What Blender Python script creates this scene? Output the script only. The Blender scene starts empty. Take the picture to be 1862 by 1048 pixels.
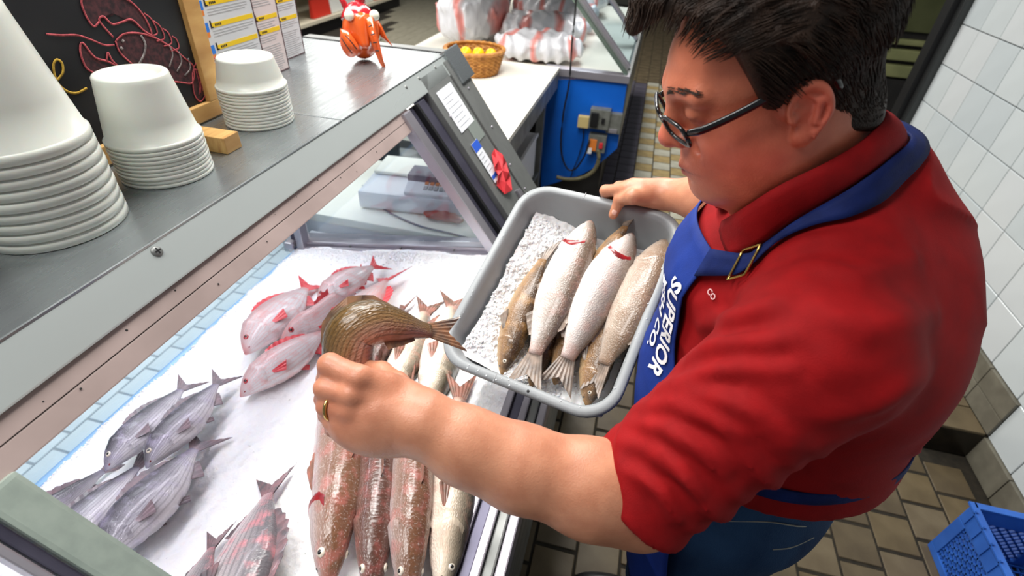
import bpy, bmesh, math, random
import numpy as np
from mathutils import Vector, Matrix

random.seed(7)
SC = bpy.context.scene
COL = SC.collection

# ------------------------------------------------------------------ camera
# rows: camera right / down / forward expressed in the world
# (x across the counter towards the server, y along the aisle, z up)
CAMR = np.array([[0.96798514, 0.24685585, 0.04546374],
                 [0.18532396, -0.5807026, -0.79274177],
                 [-0.16929204, 0.77578778, -0.6078598]])
FPX = 926.47
CAMH = 1.85
CPOS = np.array([0.0, 0.0, CAMH])
cam_d = bpy.data.cameras.new('camera')
cam_d.sensor_fit = 'HORIZONTAL'
cam_d.sensor_width = 36.0
cam_d.lens = 36.0 * FPX / 1862.0
cam_d.clip_start = 0.02
cam = bpy.data.objects.new('camera', cam_d)
COL.objects.link(cam)
cam.matrix_world = Matrix(((CAMR[0, 0], -CAMR[1, 0], -CAMR[2, 0], 0),
                           (CAMR[0, 1], -CAMR[1, 1], -CAMR[2, 1], 0),
                           (CAMR[0, 2], -CAMR[1, 2], -CAMR[2, 2], CAMH),
                           (0, 0, 0, 1)))
SC.camera = cam
cam_d.dof.use_dof = True
cam_d.dof.focus_distance = 0.85
cam_d.dof.aperture_fstop = 4.5

# ------------------------------------------------------------------ light
SC.view_settings.view_transform = 'Standard'
SC.view_settings.look = 'None'
SC.view_settings.gamma = 1.0
SC.view_settings.use_curve_mapping = False
SC.view_settings.exposure = 0.0
W = bpy.data.worlds.new('world'); SC.world = W
W.use_nodes = True
W.node_tree.nodes['Background'].inputs[0].default_value = (0.80, 0.84, 0.90, 1)
W.node_tree.nodes['Background'].inputs[1].default_value = 0.2

def area(name, loc, target, sx, sy, power, col=(1, 1, 1)):
    l = bpy.data.lights.new(name, 'AREA'); l.shape = 'RECTANGLE'
    l.size = sx; l.size_y = sy; l.energy = power; l.color = col
    o = bpy.data.objects.new(name, l); COL.objects.link(o)
    o.location = loc
    d = Vector(target) - Vector(loc)
    o.rotation_euler = d.to_track_quat('-Z', 'Y').to_euler()
    return o
# ceiling fluorescents over the counter, the aisle and the shop floor, the lamp inside the case, and an added fill by the camera
area('ceiling_light_counter', (-1.6, 1.5, 3.1), (-1.3, 1.5, 0), 0.7, 2.4, 92, (1.0, 0.98, 0.94))
area('ceiling_light_aisle', (-0.45, 2.3, 3.1), (-0.45, 2.1, 0), 0.4, 2.4, 48, (1.0, 0.98, 0.95))
area('fill_light_near', (-1.0, -0.1, 3.1), (-0.7, 0.1, 0), 0.6, 1.2, 42, (1.0, 0.98, 0.95))  # added overhead fill to brighten the face, near arm and nosing
area('ceiling_light_far', (-0.6, 5.6, 3.1), (-0.6, 5.6, 0), 0.6, 2.4, 110, (1.0, 0.98, 0.95))
area('ceiling_light_shop', (-4.0, 7.5, 3.3), (-4.0, 7.5, 0), 2.0, 3.0, 150, (1.0, 0.97, 0.92))
area('ceiling_light_shop_2', (-3.6, 2.4, 3.3), (-3.2, 2.4, 0), 1.2, 2.4, 70, (1.0, 0.97, 0.92))
case_lamp = area('case_lamp', (-0.98, 0.55, 1.36), (-0.90, 0.55, 0.8), 2.3, 0.05, 7.5, (0.95, 0.91, 1.0))
_z = Vector((-0.10, 0, 1.0)).normalized(); _x = Vector((0, 1, 0)); _y = _z.cross(_x)
case_lamp.rotation_euler = Matrix((_x, _y, _z)).transposed().to_euler()

# ------------------------------------------------------------------ pixel helpers (frame 1862 x 1048)
def ray(x, y):
    return CAMR.T @ np.array([(x - 931.0) / FPX, (y - 524.0) / FPX, 1.0])
def AT(x, y, d):
    return CPOS + d * ray(x, y)
def on_plane(x, y, n, p0):
    d = ray(x, y); n = np.array(n, float)
    return CPOS + d * ((n @ (np.array(p0, float) - CPOS)) / (n @ d))
def on_z(x, y, z): return on_plane(x, y, (0, 0, 1), (0, 0, z))
def on_x(x, y, X): return on_plane(x, y, (1, 0, 0), (X, 0, 0))
def on_y(x, y, Y): return on_plane(x, y, (0, 1, 0), (0, Y, 0))

# ------------------------------------------------------------------ mesh helpers
def V3(p): return Vector((float(p[0]), float(p[1]), float(p[2])))
def nrm(v):
    v = np.array(v, float); return v / (np.linalg.norm(v) + 1e-12)

def mesh(name, verts, faces, mats, parent=None, smooth=False, uv=None, fmat=None, col=None):
    me = bpy.data.meshes.new(name)
    me.from_pydata([tuple(map(float, v)) for v in verts], [], [tuple(map(int, f)) for f in faces])
    if not isinstance(mats, (list, tuple)): mats = [mats]
    for m in mats: me.materials.append(m)
    if fmat is not None: me.polygons.foreach_set('material_index', np.asarray(fmat, np.int32))
    if smooth: me.polygons.foreach_set('use_smooth', np.ones(len(me.polygons), bool))
    if uv is not None:
        lay = me.uv_layers.new(name='UVMap')
        li = np.zeros(len(me.loops), np.int32); me.loops.foreach_get('vertex_index', li)
        lay.data.foreach_set('uv', np.asarray(uv, np.float32)[li].ravel())
    if col is not None:
        a = me.color_attributes.new('tint', 'FLOAT_COLOR', 'POINT')
        c = np.ones((len(verts), 4), np.float32); c[:, :3] = col
        a.data.foreach_set('color', c.ravel())
    me.update()
    o = bpy.data.objects.new(name, me); COL.objects.link(o)
    if parent is not None: o.parent = parent
    return o

def bm_obj(name, bm, mats, parent=None, smooth=False):
    me = bpy.data.meshes.new(name)
    bmesh.ops.recalc_face_normals(bm, faces=bm.faces)
    bm.to_mesh(me); bm.free()
    if not isinstance(mats, (list, tuple)): mats = [mats]
    for m in mats: me.materials.append(m)
    if smooth: me.polygons.foreach_set('use_smooth', np.ones(len(me.polygons), bool))
    o = bpy.data.objects.new(name, me); COL.objects.link(o)
    if parent is not None: o.parent = parent
    return o

def tag(o, label=None, cat=None, group=None, kind=None):
    if label: o['label'] = label
    if cat: o['category'] = cat
    if group: o['group'] = group
    if kind: o['kind'] = kind
    return o

def empty(name, loc, label=None, cat=None, group=None):
    o = bpy.data.objects.new(name, None); COL.objects.link(o)
    o.location = tuple(map(float, loc)); o.empty_display_size = 0.05
    tag(o, label, cat, group)
    return o

def keep(o, parent):
    """parent o while keeping its world-space coordinates (parents here are only ever moved, never turned)"""
    o.parent = parent
    o.matrix_parent_inverse = Matrix.Translation(parent.location).inverted()
    return o

def frame(origin, ex, ey, ez=None):
    ex = nrm(ex); ey = np.array(ey, float); ey = nrm(ey - ex * (ey @ ex))
    if ez is None: ez = np.cross(ex, ey)
    return np.array(origin, float), np.stack([ex, ey, nrm(ez)], 0)

def bm_box(bm, lo, hi, fr=None, bevel=0.0, seg=2):
    """box lo..hi (in frame fr if given) with bevelled edges"""
    vs = []
    for z in (lo[2], hi[2]):
        for y in (lo[1], hi[1]):
            for x in (lo[0], hi[0]):
                p = np.array((x, y, z), float)
                if fr is not None: p = fr[0] + p @ fr[1]
                vs.append(bm.verts.new(tuple(p)))
    fs = [(0, 2, 3, 1), (4, 5, 7, 6), (0, 1, 5, 4), (2, 6, 7, 3), (0, 4, 6, 2), (1, 3, 7, 5)]
    faces = [bm.faces.new([vs[i] for i in f]) for f in fs]
    if bevel > 0:
        es = list({e for f in faces for e in f.edges})
        bmesh.ops.bevel(bm, geom=es, offset=bevel, segments=seg, affect='EDGES', profile=0.7)

def box(name, lo, hi, m, parent=None, fr=None, bevel=0.003, seg=2, smooth=False):
    bm = bmesh.new(); bm_box(bm, lo, hi, fr, bevel, seg)
    o = bm_obj(name, bm, m, None, smooth)
    if parent is not None: keep(o, parent)
    return o

def prism(name, pts2, depth, fr, m, parent=None, bevel=0.0):
    """polygon pts2 in the xy plane of frame fr, extruded along its z by depth"""
    bm = bmesh.new()
    a = [bm.verts.new(tuple(fr[0] + np.array((p[0], p[1], 0.0)) @ fr[1])) for p in pts2]
    b = [bm.verts.new(tuple(fr[0] + np.array((p[0], p[1], depth)) @ fr[1])) for p in pts2]
    n = len(a)
    bm.faces.new(a); bm.faces.new(b[::-1])
    for i in range(n): bm.faces.new((a[i], a[(i + 1) % n], b[(i + 1) % n], b[i]))
    if bevel > 0: bmesh.ops.bevel(bm, geom=list(bm.edges), offset=bevel, segments=2, affect='EDGES')
    o = bm_obj(name, bm, m)
    if parent is not None: keep(o, parent)
    return o

def catmull(P, n):
    P = np.array(P, float); k = len(P)
    out = []
    for q in np.linspace(0, k - 1, n):
        i = min(int(q), k - 2); t = q - i
        p0 = P[i - 1] if i > 0 else 2 * P[i] - P[i + 1]
        p1, p2 = P[i], P[i + 1]
        p3 = P[i + 2] if i + 2 < k else 2 * P[i + 1] - P[i]
        out.append(0.5 * ((2 * p1) + (-p0 + p2) * t + (2 * p0 - 5 * p1 + 4 * p2 - p3) * t * t + (-p0 + 3 * p1 - 3 * p2 + p3) * t ** 3))
    return np.array(out)

def tube_geo(path, r, nseg=8, ref=(0, 0, 1), flat=1.0):
    path = np.array(path, float); n = len(path)
    rr = np.full(n, r) if np.isscalar(r) else np.asarray(r, float)
    T = np.gradient(path, axis=0)
    v = []; f = []
    ref = np.array(ref, float)
    for i in range(n):
        t = nrm(T[i]); a = ref - t * (ref @ t)
        if np.linalg.norm(a) < 1e-4: a = np.array((1.0, 0, 0)) - t * t[0]
        a = nrm(a); b = np.cross(t, a)
        for k in range(nseg):
            th = 2 * math.pi * k / nseg
            v.append(path[i] + rr[i] * (math.cos(th) * a * flat + math.sin(th) * b))
    for i in range(n - 1):
        for k in range(nseg):
            k2 = (k + 1) % nseg
            f.append((i * nseg + k, i * nseg + k2, (i + 1) * nseg + k2, (i + 1) * nseg + k))
    f.append(tuple(range(nseg))[::-1]); f.append(tuple((n - 1) * nseg + k for k in range(nseg)))
    return v, f

def tube(name, path, r, m, parent=None, nseg=8, ref=(0, 0, 1), flat=1.0):
    v, f = tube_geo(path, r, nseg, ref, flat)
    o = mesh(name, v, f, m, None, True)
    if parent is not None: keep(o, parent)
    return o

def lathe(name, prof, m, parent=None, nseg=40, loc=(0, 0, 0), smooth=True):
    v = []; f = []
    for r, z in prof:
        for k in range(nseg):
            a = 2 * math.pi * k / nseg
            v.append((loc[0] + r * math.cos(a), loc[1] + r * math.sin(a), loc[2] + z))
    n = len(prof)
    for i in range(n - 1):
        for k in range(nseg):
            k2 = (k + 1) % nseg
            f.append((i * nseg + k, i * nseg + k2, (i + 1) * nseg + k2, (i + 1) * nseg + k))
    f.append(tuple(range(nseg))[::-1]); f.append(tuple((n - 1) * nseg + k for k in range(nseg)))
    o = mesh(name, v, f, m, None, smooth)
    if parent is not None: keep(o, parent)
    return o

def ellipsoid(name, c, ax, m, parent=None, nu=20, nv=12):
    """ax: 3x3 rows = scaled semi-axes"""
    ax = np.array(ax, float); v = []; f = []
    for j in range(nv + 1):
        th = math.pi * j / nv
        for i in range(nu):
            ph = 2 * math.pi * i / nu
            v.append(np.array(c) + np.array((math.sin(th) * math.cos(ph), math.sin(th) * math.sin(ph), math.cos(th))) @ ax)
    for j in range(nv):
        for i in range(nu):
            i2 = (i + 1) % nu
            f.append((j * nu + i, (j + 1) * nu + i, (j + 1) * nu + i2, j * nu + i2))
    o = mesh(name, v, f, m, None, True)
    if parent is not None: keep(o, parent)
    return o

# ------------------------------------------------------------------ numpy noise + implicit surfaces
def _hash(i, j, k):
    n = (i * 374761393 + j * 668265263 + k * 2147483647) & 0xffffffff
    n = ((n ^ (n >> 13)) * 1274126177) & 0xffffffff
    return ((n ^ (n >> 16)) & 0xffff) / 65535.0
def noise3(p):
    """value noise in [-1,1] at the points p (N,3)"""
    p = np.asarray(p, float); i = np.floor(p).astype(np.int64); u = p - i
    u = u * u * (3 - 2 * u)
    r = 0
    for a in (0, 1):
        for b in (0, 1):
            for c in (0, 1):
                w = (u[:, 0] if a else 1 - u[:, 0]) * (u[:, 1] if b else 1 - u[:, 1]) * (u[:, 2] if c else 1 - u[:, 2])
                r = r + w * _hash(i[:, 0] + a, i[:, 1] + b, i[:, 2] + c)
    return r * 2 - 1
def fbm(p, o=3):
    r = 0; a = 1.0
    for k in range(o):
        r = r + a * noise3(p * 2 ** k + 17.3 * k); a *= 0.5
    return r
def smin(a, b, k):
    h = np.clip(0.5 + 0.5 * (b - a) / k, 0, 1)
    return b + (a - b) * h - k * h * (1 - h)
def smax(a, b, k): return -smin(-a, -b, k)
def d_ell(p, c, r, ax=None):
    q = p - np.array(c, float)
    if ax is not None: q = q @ np.asarray(ax).T
    r = np.array(r, float)
    k0 = np.linalg.norm(q / r, axis=1); k1 = np.linalg.norm(q / (r * r), axis=1)
    return k0 * (k0 - 1) / (k1 + 1e-9)
def d_cone(p, a, b, ra, rb):
    """capsule with a radius running from ra to rb"""
    a = np.array(a, float); b = np.array(b, float); ab = b - a
    t = np.clip(((p - a) @ ab) / (ab @ ab), 0, 1)
    return np.linalg.norm(p - a - t[:, None] * ab, axis=1) - (ra + (rb - ra) * t)

def isosurf(fn, lo, hi, h, B=16):
    """sparse surface nets of fn=0"""
    lo = np.array(lo, float); hi = np.array(hi, float)
    nb = np.ceil((hi - lo) / (h * B)).astype(int)
    g = np.stack(np.meshgrid(*[np.arange(n) for n in nb], indexing='ij'), -1).reshape(-1, 3)
    d = fn(lo + (g + 0.5) * B * h)
    g = g[np.abs(d) < h * B * 1.25]
    c = np.arange(B + 1)
    loc = np.stack(np.meshgrid(c, c, c, indexing='ij'), -1).reshape(-1, 3)
    NY = nb[1] * B + 2; NZ = nb[2] * B + 2
    keys = []; verts = []; edges = [[], [], []]; signs = [[], [], []]
    for s in range(0, len(g), 24):
        gg = g[s:s + 24]
        idx = gg[:, None, :] * B + loc[None]
        val = fn((lo + idx.reshape(-1, 3) * h)).reshape(len(gg), B + 1, B + 1, B + 1)
        ins = val < 0
        corner = [(a, b, e) for a in (0, 1) for b in (0, 1) for e in (0, 1)]
        def cs(A, a, b, e): return A[:, a:B + a, b:B + b, e:B + e]
        cnt = sum(cs(ins, *q).astype(np.int8) for q in corner)
        act = (cnt > 0) & (cnt < 8)
        w = np.argwhere(act)
        if not len(w): continue
        cv = {q: cs(val, *q)[act] for q in corner}
        acc = np.zeros((len(w), 3)); num = np.zeros(len(w))
        for q in corner:
            for ax in range(3):
                if q[ax] == 0:
                    q2 = list(q); q2[ax] = 1; q2 = tuple(q2)
                    A, Bv = cv[q], cv[q2]
                    m = (A < 0) != (Bv < 0)
                    t = np.where(m, A / np.where(m, A - Bv, 1), 0)
                    pp = np.tile(np.array(q, float), (len(w), 1)); pp[:, ax] += t
                    acc += pp * m[:, None]; num += m
        ci = gg[w[:, 0]] * B + w[:, 1:]
        verts.append(lo + (ci + acc / num[:, None]) * h)
        keys.append((ci[:, 0].astype(np.int64) * NY + ci[:, 1]) * NZ + ci[:, 2])
        for ax in range(3):
            q2 = [0, 0, 0]; q2[ax] = 1
            m = (cv[(0, 0, 0)] < 0) != (cv[tuple(q2)] < 0)
            edges[ax].append(ci[m]); signs[ax].append((cv[(0, 0, 0)] < 0)[m])
    keys = np.concatenate(keys); verts = np.concatenate(verts)
    o = np.argsort(keys); keys = keys[o]; verts = verts[o]
    faces = []
    for ax in range(3):
        ci = np.concatenate(edges[ax]); sg = np.concatenate(signs[ax])
        b, c2 = [(1, 2), (2, 0), (0, 1)][ax]
        quad = []
        ok = np.ones(len(ci), bool)
        for db, dc in ((0, 0), (-1, 0), (-1, -1), (0, -1)):
            q = ci.copy(); q[:, b] += db; q[:, c2] += dc
            k = (q[:, 0].astype(np.int64) * NY + q[:, 1]) * NZ + q[:, 2]
            j = np.clip(np.searchsorted(keys, k), 0, len(keys) - 1)
            ok &= keys[j] == k
            quad.append(j)
        quad = np.stack(quad, 1)
        quad[~sg] = quad[~sg][:, ::-1]
        faces.append(quad[ok])
    return verts, np.concatenate(faces)

def mesh_np(name, verts, faces, mats, parent=None, smooth=True, col=None, fmat=None):
    """fast mesh from numpy quads"""
    me = bpy.data.meshes.new(name)
    n = len(verts); m = len(faces); k = faces.shape[1]
    me.vertices.add(n); me.vertices.foreach_set('co', np.asarray(verts, np.float32).ravel())
    me.loops.add(m * k); me.loops.foreach_set('vertex_index', np.asarray(faces, np.int32).ravel())
    me.polygons.add(m)
    me.polygons.foreach_set('loop_start', np.arange(0, m * k, k, dtype=np.int32))
    if not isinstance(mats, (list, tuple)): mats = [mats]
    for q in mats: me.materials.append(q)
    me.update(calc_edges=True)
    me.polygons.foreach_set('use_smooth', np.full(m, smooth, bool))
    if fmat is not None: me.polygons.foreach_set('material_index', np.asarray(fmat, np.int32))
    if col is not None:
        a = me.color_attributes.new('tint', 'FLOAT_COLOR', 'POINT')
        c = np.ones((n, 4), np.float32); c[:, :3] = col
        a.data.foreach_set('color', c.ravel())
    me.validate()
    o = bpy.data.objects.new(name, me); COL.objects.link(o)
    if parent is not None: o.parent = parent
    return o

# ------------------------------------------------------------------ materials
def S(c):  # sRGB 0-255 -> linear
    r = []
    for v in c:
        v = v / 255.0
        r.append(v / 12.92 if v <= 0.04045 else ((v + 0.055) / 1.055) ** 2.4)
    return tuple(r) + (1.0,)
MATS = {}
def mat(name, c, rough=0.5, metal=0.0, c2=None, nscale=20.0, ndet=4.0, bump=0.0, bscale=None, coord='Object',
        stretch=(1, 1, 1), spec=0.5, sss=0.0, trans=0.0, emis=0.0, coat=0.0, lo=0.35, hi=0.65, rvar=0.0, ior=1.45, alpha=1.0):
    """principled surface: c..c2 mixed by stretched noise, noise bump, optional sub-surface / transmission"""
    if name in MATS: return MATS[name]
    m = bpy.data.materials.new(name); m.use_nodes = True
    nt = m.node_tree; N = nt.nodes; L = nt.links
    b = N['Principled BSDF']
    b.inputs['Base Color'].default_value = S(c)
    b.inputs['Roughness'].default_value = rough
    b.inputs['Metallic'].default_value = metal
    b.inputs['Specular IOR Level'].default_value = spec
    b.inputs['IOR'].default_value = ior
    if sss: b.inputs['Subsurface Weight'].default_value = sss; b.inputs['Subsurface Radius'].default_value = (0.012, 0.005, 0.003)
    if trans: b.inputs['Transmission Weight'].default_value = trans
    if coat: b.inputs['Coat Weight'].default_value = coat; b.inputs['Coat Roughness'].default_value = 0.08
    if alpha < 1: b.inputs['Alpha'].default_value = alpha
    if emis:
        b.inputs['Emission Color'].default_value = S(c); b.inputs['Emission Strength'].default_value = emis
    if c2 is not None or bump or rvar:
        tc = N.new('ShaderNodeTexCoord'); mp = N.new('ShaderNodeMapping')
        mp.inputs['Scale'].default_value = stretch
        L.new(tc.outputs[coord], mp.inputs[0])
        nz = N.new('ShaderNodeTexNoise'); nz.inputs['Scale'].default_value = nscale; nz.inputs['Detail'].default_value = ndet
        L.new(mp.outputs[0], nz.inputs['Vector'])
        if c2 is not None:
            r = N.new('ShaderNodeValToRGB'); r.color_ramp.elements[0].position = lo; r.color_ramp.elements[1].position = hi
            r.color_ramp.elements[0].color = S(c); r.color_ramp.elements[1].color = S(c2)
            L.new(nz.outputs['Fac'], r.inputs[0]); L.new(r.outputs[0], b.inputs['Base Color'])
        if rvar:
            mr = N.new('ShaderNodeMapRange'); mr.inputs['From Min'].default_value = 0.3; mr.inputs['From Max'].default_value = 0.7
            mr.inputs['To Min'].default_value = max(0.02, rough - rvar); mr.inputs['To Max'].default_value = rough + rvar
            L.new(nz.outputs['Fac'], mr.inputs[0]); L.new(mr.outputs[0], b.inputs['Roughness'])
        if bump:
            n2 = nz
            if bscale:
                n2 = N.new('ShaderNodeTexNoise'); n2.inputs['Scale'].default_value = bscale; n2.inputs['Detail'].default_value = 3
                L.new(mp.outputs[0], n2.inputs['Vector'])
            bp = N.new('ShaderNodeBump'); bp.inputs['Strength'].default_value = bump; bp.inputs['Distance'].default_value = 0.01
            L.new(n2.outputs['Fac'], bp.inputs['Height']); L.new(bp.outputs[0], b.inputs['Normal'])
    MATS[name] = m
    return m

# ================================================================== materials of the place
m_steel = mat('brushed_steel', (158, 164, 166), 0.28, 0.78, c2=(150, 156, 158), nscale=5, stretch=(14, 1, 14), rvar=0.05)
m_steel_d = mat('dull_steel', (134, 136, 134), 0.42, 0.45, c2=(120, 122, 120), nscale=12, rvar=0.08)
m_nose = mat('steel_nosing', (190, 197, 195), 0.32, 0.4, c2=(178, 185, 183), nscale=4, stretch=(1, 0.3, 1), rvar=0.06)
m_steel_g = mat('painted_grey_frame', (156, 168, 158), 0.35, 0.1, c2=(144, 156, 147), nscale=6, stretch=(1, 8, 8))
m_mauve = mat('taupe_trim', (170, 152, 147), 0.45, 0.0, c2=(156, 139, 134), nscale=9, bump=0.05)
m_purple = mat('dark_violet_extrusion', (92, 90, 106), 0.4, 0.6, c2=(76, 74, 90), nscale=8)
m_alu = mat('aluminium_bar', (176, 172, 180), 0.35, 0.7, c2=(164, 160, 168), nscale=6)
m_white = mat('white_laminate', (240, 236, 224), 0.3, c2=(232, 228, 214), nscale=3)
m_wplast = mat('white_plastic', (226, 226, 230), 0.4)
m_black = mat('black_rubber', (16, 16, 18), 0.5)
m_dark = mat('dark_panel', (30, 29, 28), 0.6, c2=(40, 38, 36), nscale=12)  # one near-black tone for panels, walls, seams and spots
m_blue = mat('blue_painted_panel', (14, 92, 190), 0.35, c2=(10, 78, 168), nscale=3)
m_grey = mat('grey_box', (122, 124, 118), 0.4, 0.3, c2=(104, 106, 100), nscale=25)
m_wood = mat('pine_wood', (206, 166, 104), 0.5, c2=(178, 132, 74), nscale=7, stretch=(14, 1, 3), bump=0.1)
m_paper = mat('white_paper', (226, 228, 232), 0.7, c2=(214, 216, 222), nscale=30)
m_ink = mat('faint_ink', (120, 122, 128), 0.7)
m_redpaper = mat('red_paper', (204, 44, 52), 0.6, c2=(186, 34, 42), nscale=18, bump=0.1)
m_bluep = mat('blue_print', (36, 84, 190), 0.6)

def glass(name, tint=(235, 242, 245), refl=0.08):
    if name in MATS: return MATS[name]
    m = bpy.data.materials.new(name); m.use_nodes = True
    N = m.node_tree.nodes; L = m.node_tree.links; N.clear()
    o = N.new('ShaderNodeOutputMaterial'); mx = N.new('ShaderNodeMixShader'); mx.inputs[0].default_value = refl
    t = N.new('ShaderNodeBsdfTransparent'); t.inputs[0].default_value = S(tint)
    g = N.new('ShaderNodeBsdfGlossy'); g.inputs['Roughness'].default_value = 0.03
    L.new(t.outputs[0], mx.inputs[1]); L.new(g.outputs[0], mx.inputs[2]); L.new(mx.outputs[0], o.inputs[0])
    MATS[name] = m
    return m
m_glass = glass('case_glass')

# ================================================================== floor of quarry tiles
TP = 0.1545
m_grout = mat('dark_grout', (34, 30, 22), 0.9, c2=(46, 40, 30), nscale=40)
m_tile = [mat('quarry_tile_%d' % i, a, 0.42, c2=b, nscale=9, bump=0.06, bscale=90, rvar=0.1) for i, (a, b) in enumerate((
    ((104, 91, 68), (88, 76, 56)), ((113, 100, 77), (97, 84, 63)), ((97, 84, 62), (82, 70, 51)), ((108, 93, 66), (92, 78, 54))))]
m_tile_l = mat('pale_quarry_tile', (178, 176, 160), 0.35, c2=(160, 157, 140), nscale=9, bump=0.05, bscale=90)
m_tile_t = mat('tan_quarry_tile', (166, 146, 100), 0.4, c2=(144, 124, 82), nscale=14, bump=0.06, bscale=90)
m_tile_v = mat('slate_drain_and_shade', (92, 88, 100), 0.35, c2=(76, 72, 84), nscale=10, bump=0.05, bscale=60)
m_tile_w = mat('lit_quarry_tile', (196, 206, 214), 0.25, c2=(184, 196, 206), nscale=4)  # quarry tile with bright light and glass reflections put into its colour
m_grout_w = mat('lit_grout', (128, 138, 148), 0.8)  # grout paled by the same painted light
floor = box('floor', (-1.25, -1.5, -0.06), (2.6, 14.0, -0.004), m_grout, bevel=0)
tag(floor, 'dark grout bed under the brown quarry tiles of the aisle', 'floor', kind='structure')
shop = box('floor', (-9, -1.5, -0.06), (-1.25, 3.4, -0.004), m_grout_w, bevel=0)
tag(shop, 'shop floor tiled like the aisle, painted pale as lit behind the case glass', 'floor', kind='structure')
m_plank = mat('grey_vinyl_plank', (142, 138, 122), 0.45, c2=(124, 120, 104), nscale=5, stretch=(9, 1, 1))
plank_floor = box('floor', (-9, 3.4, -0.06), (-1.25, 14.0, -0.004), m_grout, bevel=0)
tag(plank_floor, 'grey wood-look shop floor beyond the counters', 'floor', kind='structure')

def tile_mesh(name, sx, sy, h, m, bev=0.0025):
    bm = bmesh.new(); bm_box(bm, (-sx / 2, -sy / 2, -0.012), (sx / 2, sy / 2, h), None, bev, 1)
    bmesh.ops.recalc_face_normals(bm, faces=bm.faces)
    me = bpy.data.meshes.new(name); bm.to_mesh(me); bm.free(); me.materials.append(m)
    return me
def proj(p):
    c = CAMR @ (np.array(p, float) - CPOS)
    return 931 + FPX * c[0] / c[2], 524 + FPX * c[1] / c[2], c[2]
g = TP - 0.0085
tm = [tile_mesh('floor_tile', g, g, 0.0, m) for m in m_tile]
tml = tile_mesh('floor_tile', g, g, 0.0, m_tile_l); tmt = tile_mesh('floor_tile', g, g, 0.0, m_tile_t)
tmv = tile_mesh('drain_and_shaded_tile', g, g, 0.0, m_tile_v); tmw = tile_mesh('floor_tile', g, g, 0.0, m_tile_w)
rest_v = []; rest_f = []
def far_tile(x, y):
    k = len(rest_v); q = g / 2
    rest_v.extend([(x - q, y - q, -0.0004), (x + q, y - q, -0.0004), (x + q, y + q, -0.0004), (x - q, y + q, -0.0004)])
    rest_f.append((k, k + 1, k + 2, k + 3))
x_first = 1.326 + TP * 0.5 - 12 * TP
for i in range(15):
    cx = x_first + (i - 1) * TP
    if cx > 1.74: continue
    for j in range(80):
        cy = 0.2 + j * TP * 1.035 + ((i % 2) * 0.5) * TP * 1.035
        if cx > 1.50 and cy > 1.76 and cx > 1.5 and cy < 4: continue
        u, w, dpt = proj((cx, cy, 0))
        near = dpt > 0.2 and 960 < u < 1900 and 60 < w < 1110
        occl = (w < 700 and u > 1310 and cy < 3) or (w < 740 and u < 1100 and cy < 3.4)
        if near and not occl and cy < 7.2 and not (cy > 2.4 and u > 1310):
            if cy > 2.6:
                if cx < 0.1: me = tmv  # drain covers; the columns further left paint the shaded floor dark
                else: me = tml if j % 2 else tmt
            else: me = random.choice(tm)
            o = bpy.data.objects.new(me.name, me); COL.objects.link(o); o.parent = floor
            o.location = (cx, cy, random.uniform(-0.0008, 0.0006))
            o.rotation_euler = (random.uniform(-0.004, 0.004), random.uniform(-0.004, 0.004), 0)
        else: far_tile(cx, cy)
o = mesh('floor_tile', rest_v, rest_f, m_tile[0], floor); o['kind'] = 'stuff'
rest_v = []; rest_f = []
for i in range(46):
    cx = -1.33 - i * TP
    for j in range(26):
        cy = -0.55 + j * TP + (i % 2) * 0.5 * TP
        if cy > 3.3: continue
        u, w, dpt = proj((cx, cy, 0))
        if -2.75 < cx < -1.7 and 0.45 < cy < 2.2 and dpt > .2 and u > -30:
            o = bpy.data.objects.new('floor_tile', tmw); COL.objects.link(o); o.parent = shop
            o.location = (cx, cy, random.uniform(-0.0008, 0.0006))
        else: far_tile(cx, cy)
o = mesh('floor_tile', rest_v, rest_f, m_tile_w, shop); o['kind'] = 'stuff'
# long vinyl planks beyond
k = 0
for i in range(44):
    x0 = -8.6 + i * 0.17
    y0 = 3.42 + (i * 0.37) % 0.9 - 0.9
    while y0 < 13.5:
        a, b = max(y0, 3.41), min(y0 + 1.2, 13.6)
        u, w, dpt = proj((x0, (a + b) / 2, 0))
        if b > a and 700 < u < 1060 and -40 < w < 160:
            q = box('floor_plank', (x0, a, -0.01), (x0 + 0.166, b - 0.004, random.uniform(-0.001, 0.0008)), m_plank, bevel=0)
            q.parent = plank_floor; k += 1
        y0 += 1.2

# raised tiled plinth along the wall and the tiled wall itself
WX = 1.70
m_base = mat('cove_base_tile', (120, 116, 102), 0.4, c2=(100, 96, 84), nscale=11, bump=0.05)
m_wtile = [mat('white_wall_tile_%d' % i, c, 0.16, c2=tuple(v - 7 for v in c), nscale=2.5) for i, c in enumerate(((204, 211, 212), (197, 205, 207), (208, 213, 214)))]
m_wgrout = mat('wall_grout', (128, 130, 126), 0.8)
wall = box('wall_right', (WX + 0.006, -1.2, 0.0), (WX + 0.2, 3.72, 3.0), m_wgrout, bevel=0)
tag(wall, 'white glazed tile wall behind the man in red', 'wall', kind='structure')
WP = 0.2105
bmw = bmesh.new(); bm_box(bmw, (-0.008, -WP / 2 + 0.0025, -WP / 2 + 0.0025), (0.006, WP / 2 - 0.0025, WP / 2 - 0.0025), None, 0.002, 1)
bmesh.ops.recalc_face_normals(bmw, faces=bmw.faces)
wms = []
for m in m_wtile:
    me = bpy.data.meshes.new('wall_tile'); bmw.to_mesh(me); me.materials.append(m); wms.append(me)
bmw.free()
for i in range(20):
    cy = 3.715 - WP * (i + 0.5)
    for j in range(10):
        cz = 0.348 + WP * (j + 0.5)
        o = bpy.data.objects.new('wall_tile', random.choice(wms)); COL.objects.link(o); o.parent = wall
        o.location = (WX, cy, cz)
        o.rotation_euler = (0, random.uniform(-.003, .003), random.uniform(-.003, .003))
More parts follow.
